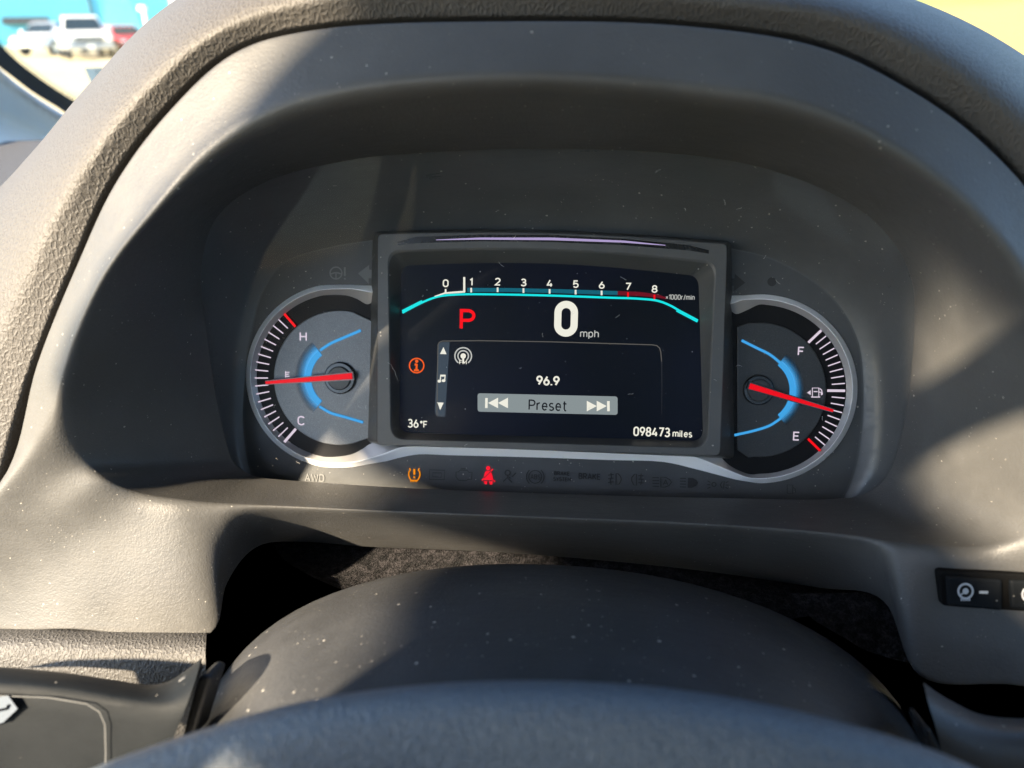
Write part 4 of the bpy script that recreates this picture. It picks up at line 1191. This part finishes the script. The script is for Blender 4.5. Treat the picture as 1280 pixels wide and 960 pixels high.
rows = []
for yy, zz in ((22, -.05), (28, .5), (36, 1.5), (46, 2.9), (60, 4.2), (90, 5.5)):
    rows.append([Vector((x, yy + 2*math.sin(x*.21), zz + (.25*math.sin(x*.37 + yy) if zz > 0 else 0))) for x in range(4, 110, 6)])
bk = loft('grass_bank', rows, M['bank'], None, False, 2, 1)
tag(bk, kind='structure')

# vehicles
t = basic('car_white', (.72, .72, .70), .3, coat=.6); M['cw'] = t.m
t = basic('car_silver', (.50, .53, .56), .3, .3, coat=.6); M['cs'] = t.m
t = basic('car_red', (.45, .03, .04), .3, coat=.6); M['cr'] = t.m
t = basic('car_glass', (.02, .03, .035), .08); M['cg'] = t.m
t = basic('tyre_rubber', (.02, .02, .02), .8); M['ty'] = t.m
t = basic('rim_metal', (.5, .5, .5), .3, 1.0); M['ri'] = t.m
t = basic('grille_dark', (.05, .05, .05), .4); M['gr'] = t.m
t = basic('lamp_clear', (.8, .8, .78), .15); M['lp'] = t.m
def vehicle(name, pos, rz, paint, label, group, L, Wd, prof, cab, hood_z, lamp_z):
    """prof / cab: side outlines (along, up); front of the vehicle is at along = 0"""
    e = empty(name, pos, label, 'car', group)
    e.rotation_euler = (0, 0, rz)
    rot = Matrix.Rotation(rz, 3, 'Z')
    def part(nm, vv, ff, mt, par=None, sm=False, bv=0):
        me = bpy.data.meshes.new(nm); me.from_pydata([tuple(p) for p in vv], [], ff)
        bm = bmesh.new(); bm.from_mesh(me); bmesh.ops.recalc_face_normals(bm, faces=bm.faces); bm.to_mesh(me); bm.free()
        me.materials.append(mt)
        if sm: me.polygons.foreach_set('use_smooth', [True]*len(me.polygons))
        o = bpy.data.objects.new(nm, me); COL.objects.link(o); o.parent = par or e
        if bv: bevel(o, bv, 3, 30)
        return o
    def extr(outl, w0, w1, zr):
        k = len(outl); v = []
        for sgn in (-1, 1):
            for a, z in outl:
                w_ = w0 + (w1 - w0) * max(0, min(1, (z - zr[0]) / (zr[1] - zr[0])))
                v.append(Vector((sgn*w_, a, z)))
        f = [tuple(range(k)), tuple(range(2*k-1, k-1, -1))] + [(i, (i+1) % k, k + (i+1) % k, k + i) for i in range(k)]
        return v, f
    z0 = min(z for a, z in cab); z1 = max(z for a, z in cab)
    vv, ff = extr(prof, Wd/2, Wd/2*.95, (.3, hood_z)); part('body', vv, ff, paint, bv=.07)
    vv, ff = extr(cab, Wd/2*.94, Wd/2*.74, (z0, z1)); cb = part('cab', vv, ff, paint, bv=.05)
    # windscreen and side glass stand 1 cm proud of the cab
    (a0, b0), (a1, b1) = cab[0], cab[1]
    wa, wb = Wd/2*.86, Wd/2*.68
    lo, hi = .12, .88
    pt = lambda s, w_: Vector((w_, a0 + (a1-a0)*s - .015, b0 + (b1-b0)*s + .008))
    part('windscreen', [pt(lo, -wa), pt(lo, wa), pt(hi, wb), pt(hi, -wb)], [(0, 1, 2, 3)], M['cg'], cb)
    (a2, b2), (a3, b3) = cab[2], cab[3]
    for sgn in (-1, 1):
        def sp(a, z): return Vector((sgn*(Wd/2*(.94 + (.74 - .94)*(z - z0)/(z1 - z0)) + .012), a, z))
        zl, zh = z0 + (z1-z0)*.12, z0 + (z1-z0)*.86
        am = (a1 + a2)/2
        part('side_window', [sp(a0 + (a1-a0)*.3 + .1, zl), sp(am - .05, zl), sp(am - .05, zh), sp(a1 + .08, zh)], [(0, 1, 2, 3)], M['cg'], cb)
        part('side_window', [sp(am + .05, zl), sp(a3 - .15, zl), sp(a2 - .08, zh), sp(am + .05, zh)], [(0, 1, 2, 3)], M['cg'], cb)
        vv, ff = box((sgn*(Wd/2 + .10), a0 + .25, z0 + .12), (.2, .1, .17)); part('mirror', vv, ff, paint, bv=.03)
        vv, ff = box((sgn*Wd*.40, -.02, lamp_z), (Wd*.16, .12, .17)); part('headlight', vv, ff, M['lp'], bv=.03)
        for ay in (L*.19, L*.80):
            wv_ = []; k = 24
            for xx, rr_ in ((-.11, .36), (-.11, .38), (.11, .38), (.11, .36)):
                wv_ += [Vector((sgn*(Wd/2 - .10) + xx, ay + rr_*math.cos(2*math.pi*i/k), .38 + rr_*math.sin(2*math.pi*i/k))) for i in range(k)]
            f_ = grid_faces(4, k, True) + [tuple(range(k)), tuple(range(3*k, 4*k))]
            w_ = part('wheel', wv_, f_, M['ty'])
            part('rim', [Vector((sgn*(Wd/2 + .018), ay + .23*math.cos(2*math.pi*i/k), .38 + .23*math.sin(2*math.pi*i/k))) for i in range(k)], [tuple(range(k))], M['ri'], w_)
    vv, ff = box((0, -.03, lamp_z - .02), (Wd*.60, .10, .26)); gr_ = part('grille', vv, ff, M['gr'], bv=.02)
    for kz in (-.07, .03):
        vv, ff = box((0, -.09, lamp_z - .02 + kz), (Wd*.58, .04, .035)); part('grille_bar', vv, ff, M['ri'], gr_)
    vv, ff = box((0, -.08, .52), (Wd*.96, .22, .20)); part('bumper', vv, ff, paint if paint != M['cw'] else M['ri'], bv=.05)
    vv, ff = box((0, -.20, .55), (.32, .02, .14)); part('number_plate', vv, ff, M['lp'])
    return e
GRP = 'cars parked by the blue building'
pk = ground(117, 74)
# front axle faces the camera: local -Y is the nose
face = math.atan2((CAM - pk).y, (CAM - pk).x) + math.pi/2
vehicle('pickup_truck', pk, face + .10, M['cw'], 'white pickup truck facing the windshield in front of the blue building', GRP, 5.4, 2.0,
        [(0, .45), (0, 1.02), (.12, 1.10), (1.5, 1.18), (3.4, 1.18), (3.45, 1.22), (5.4, 1.22), (5.4, .5), (3, .38)], [(1.25, 1.14), (1.95, 1.86), (3.0, 1.88), (3.45, 1.16)], 1.15, .86)
p2 = ground(38, 70)
vehicle('parked_suv', p2, face - .55, M['cs'], 'silver sport utility car parked left of the white pickup truck', GRP, 4.7, 1.9,
        [(0, .42), (0, .88), (.15, .98), (1.3, 1.08), (4.6, 1.10), (4.7, .95), (4.7, .45), (2.5, .34)], [(1.0, 1.05), (1.75, 1.66), (4.0, 1.70), (4.6, 1.06)], 1.05, .78)
p3 = ground(176, 69)
vehicle('parked_hatchback', p3, face + .35, M['cr'], 'red car parked right of the white pickup truck', GRP, 4.2, 1.75,
        [(0, .38), (0, .74), (.15, .84), (1.1, .96), (4.1, 1.0), (4.2, .85), (4.2, .42), (2.2, .30)], [(.9, .93), (1.6, 1.42), (3.2, 1.45), (4.1, .97)], .95, .66)

# blue corrugated building
t = basic('blue_sheet_metal', (.10, .42, .58), .45, .1); M['blue_wall'] = t.m
t = basic('dark_opening', (.03, .03, .03), .6); M['awn'] = t.m
bd = empty('metal_building', ground(90, 56), 'bright blue corrugated metal building behind the parked cars', 'building')
c_ = bd.location
ax = Vector((-(CAM - c_).y, (CAM - c_).x, 0)).normalized()       # along the wall
if ax.x < 0: ax = -ax
nrm = Vector((ax.y, -ax.x, 0))
if nrm.dot(CAM - c_) < 0: nrm = -nrm
def at_wall(px_):
    r = ray(px_, 45); r.z = 0
    return ((c_ - CAM).dot(nrm) / r.dot(nrm)) * r + Vector((CAM.x, CAM.y, 0))
xa = (at_wall(-140) - c_).dot(ax); xb = (at_wall(216) - c_).dot(ax)
v = []; f = []
xs = []; s_ = xa
while s_ < xb:
    xs += [(s_, 0), (s_ + .34, 0), (s_ + .37, .035), (s_ + .43, .035)]; s_ += .46
xs.append((xb, 0))
for (s_, o_) in xs:
    for z_ in (0, 6.5):
        v.append(c_ + ax*s_ + nrm*o_ + Vector((0, 0, z_)))
for i in range(len(xs) - 1): f.append((2*i, 2*i+2, 2*i+3, 2*i+1))
mk('corrugated_wall', v, f, M['blue_wall'], bd)
e_ = c_ + ax*xb
mk('end_wall', [e_, e_ - nrm*12, e_ - nrm*12 + Vector((0, 0, 6.5)), e_ + Vector((0, 0, 6.5))], [(0, 1, 2, 3)], M['blue_wall'], bd)
s_ = (at_wall(120) - c_).dot(ax)
vv, ff = box(c_ + ax*s_ + nrm*.12 + Vector((0, 0, 3.2)), (.12, .12, 6.4)); mk('downpipe', vv, ff, M['awn'], bd)
a_ = (at_wall(8) - c_).dot(ax); b_ = (at_wall(66) - c_).dot(ax)
zc = CAM.z + .72; 
v = [c_ + ax*s + nrm*o + Vector((0, 0, z)) for s in (a_, b_) for o, z in ((.04, zc - .3), (.5, zc - .3), (.04, zc + .25))]
mk('awning', v, [(0, 1, 2), (3, 5, 4), (0, 3, 4, 1), (1, 4, 5, 2), (0, 2, 5, 3)], M['awn'], bd)
# white lamp post at the corner
lpst = empty('lamp_post', ground(189, 62), 'white lamp post at the right end of the blue building', 'lamp post')
b0 = lpst.location
vv, ff = tube([b0, b0 + Vector((0, 0, 2.3))], .09, 10); mk('post', vv, ff, M['cw'], lpst, True)
vv, ff = box(b0 + Vector((-.05, -.05, 2.42)), (.45, .3, .28)); bevel(mk('lamp_head', vv, ff, M['lp'], lpst), .05)
print('horizon y at x=120:', [y for y in range(-60, 140) if abs((ROT @ Vector(((120-640)/F, (480-y)/F, -1))).z) < .0008])

# loose lint lying on the lens and on the column cover
rl = random.Random(5)
v = []; f = []
def fibre(p, du, dv, length, n_of):
    pts = []; a = rl.uniform(0, 6.28); u_, v_ = p
    for k in range(7):
        pts.append(W(u_, v_, n_of(u_, v_)))
        a += rl.uniform(-.7, .7); u_ += math.cos(a) * length / 6; v_ += math.sin(a) * length / 6
    vv, ff = tube(pts, .00007, 5)
    o = len(v); v.extend(vv); f.extend([tuple(i + o for i in x) for x in ff])
lens_n = lambda a, b: float(np.interp(b, [-.08, .10], [.0155, .053])) + .0004
for k in range(34):
    p = loc(rl.uniform(330, 1060), rl.uniform(215, 590), .03)
    fibre((p.x, p.y), 0, 0, rl.uniform(.0008, .0035), lens_n)
p = loc(489, 452, .025); fibre((p.x, p.y), 0, 0, .011, lens_n)
t = basic('lint_pale', (.42, .41, .39), .9)
li = mk('lint', v, f, t.m); tag(li, 'pale lint fibres scattered over the clear lens', 'lint', kind='stuff')
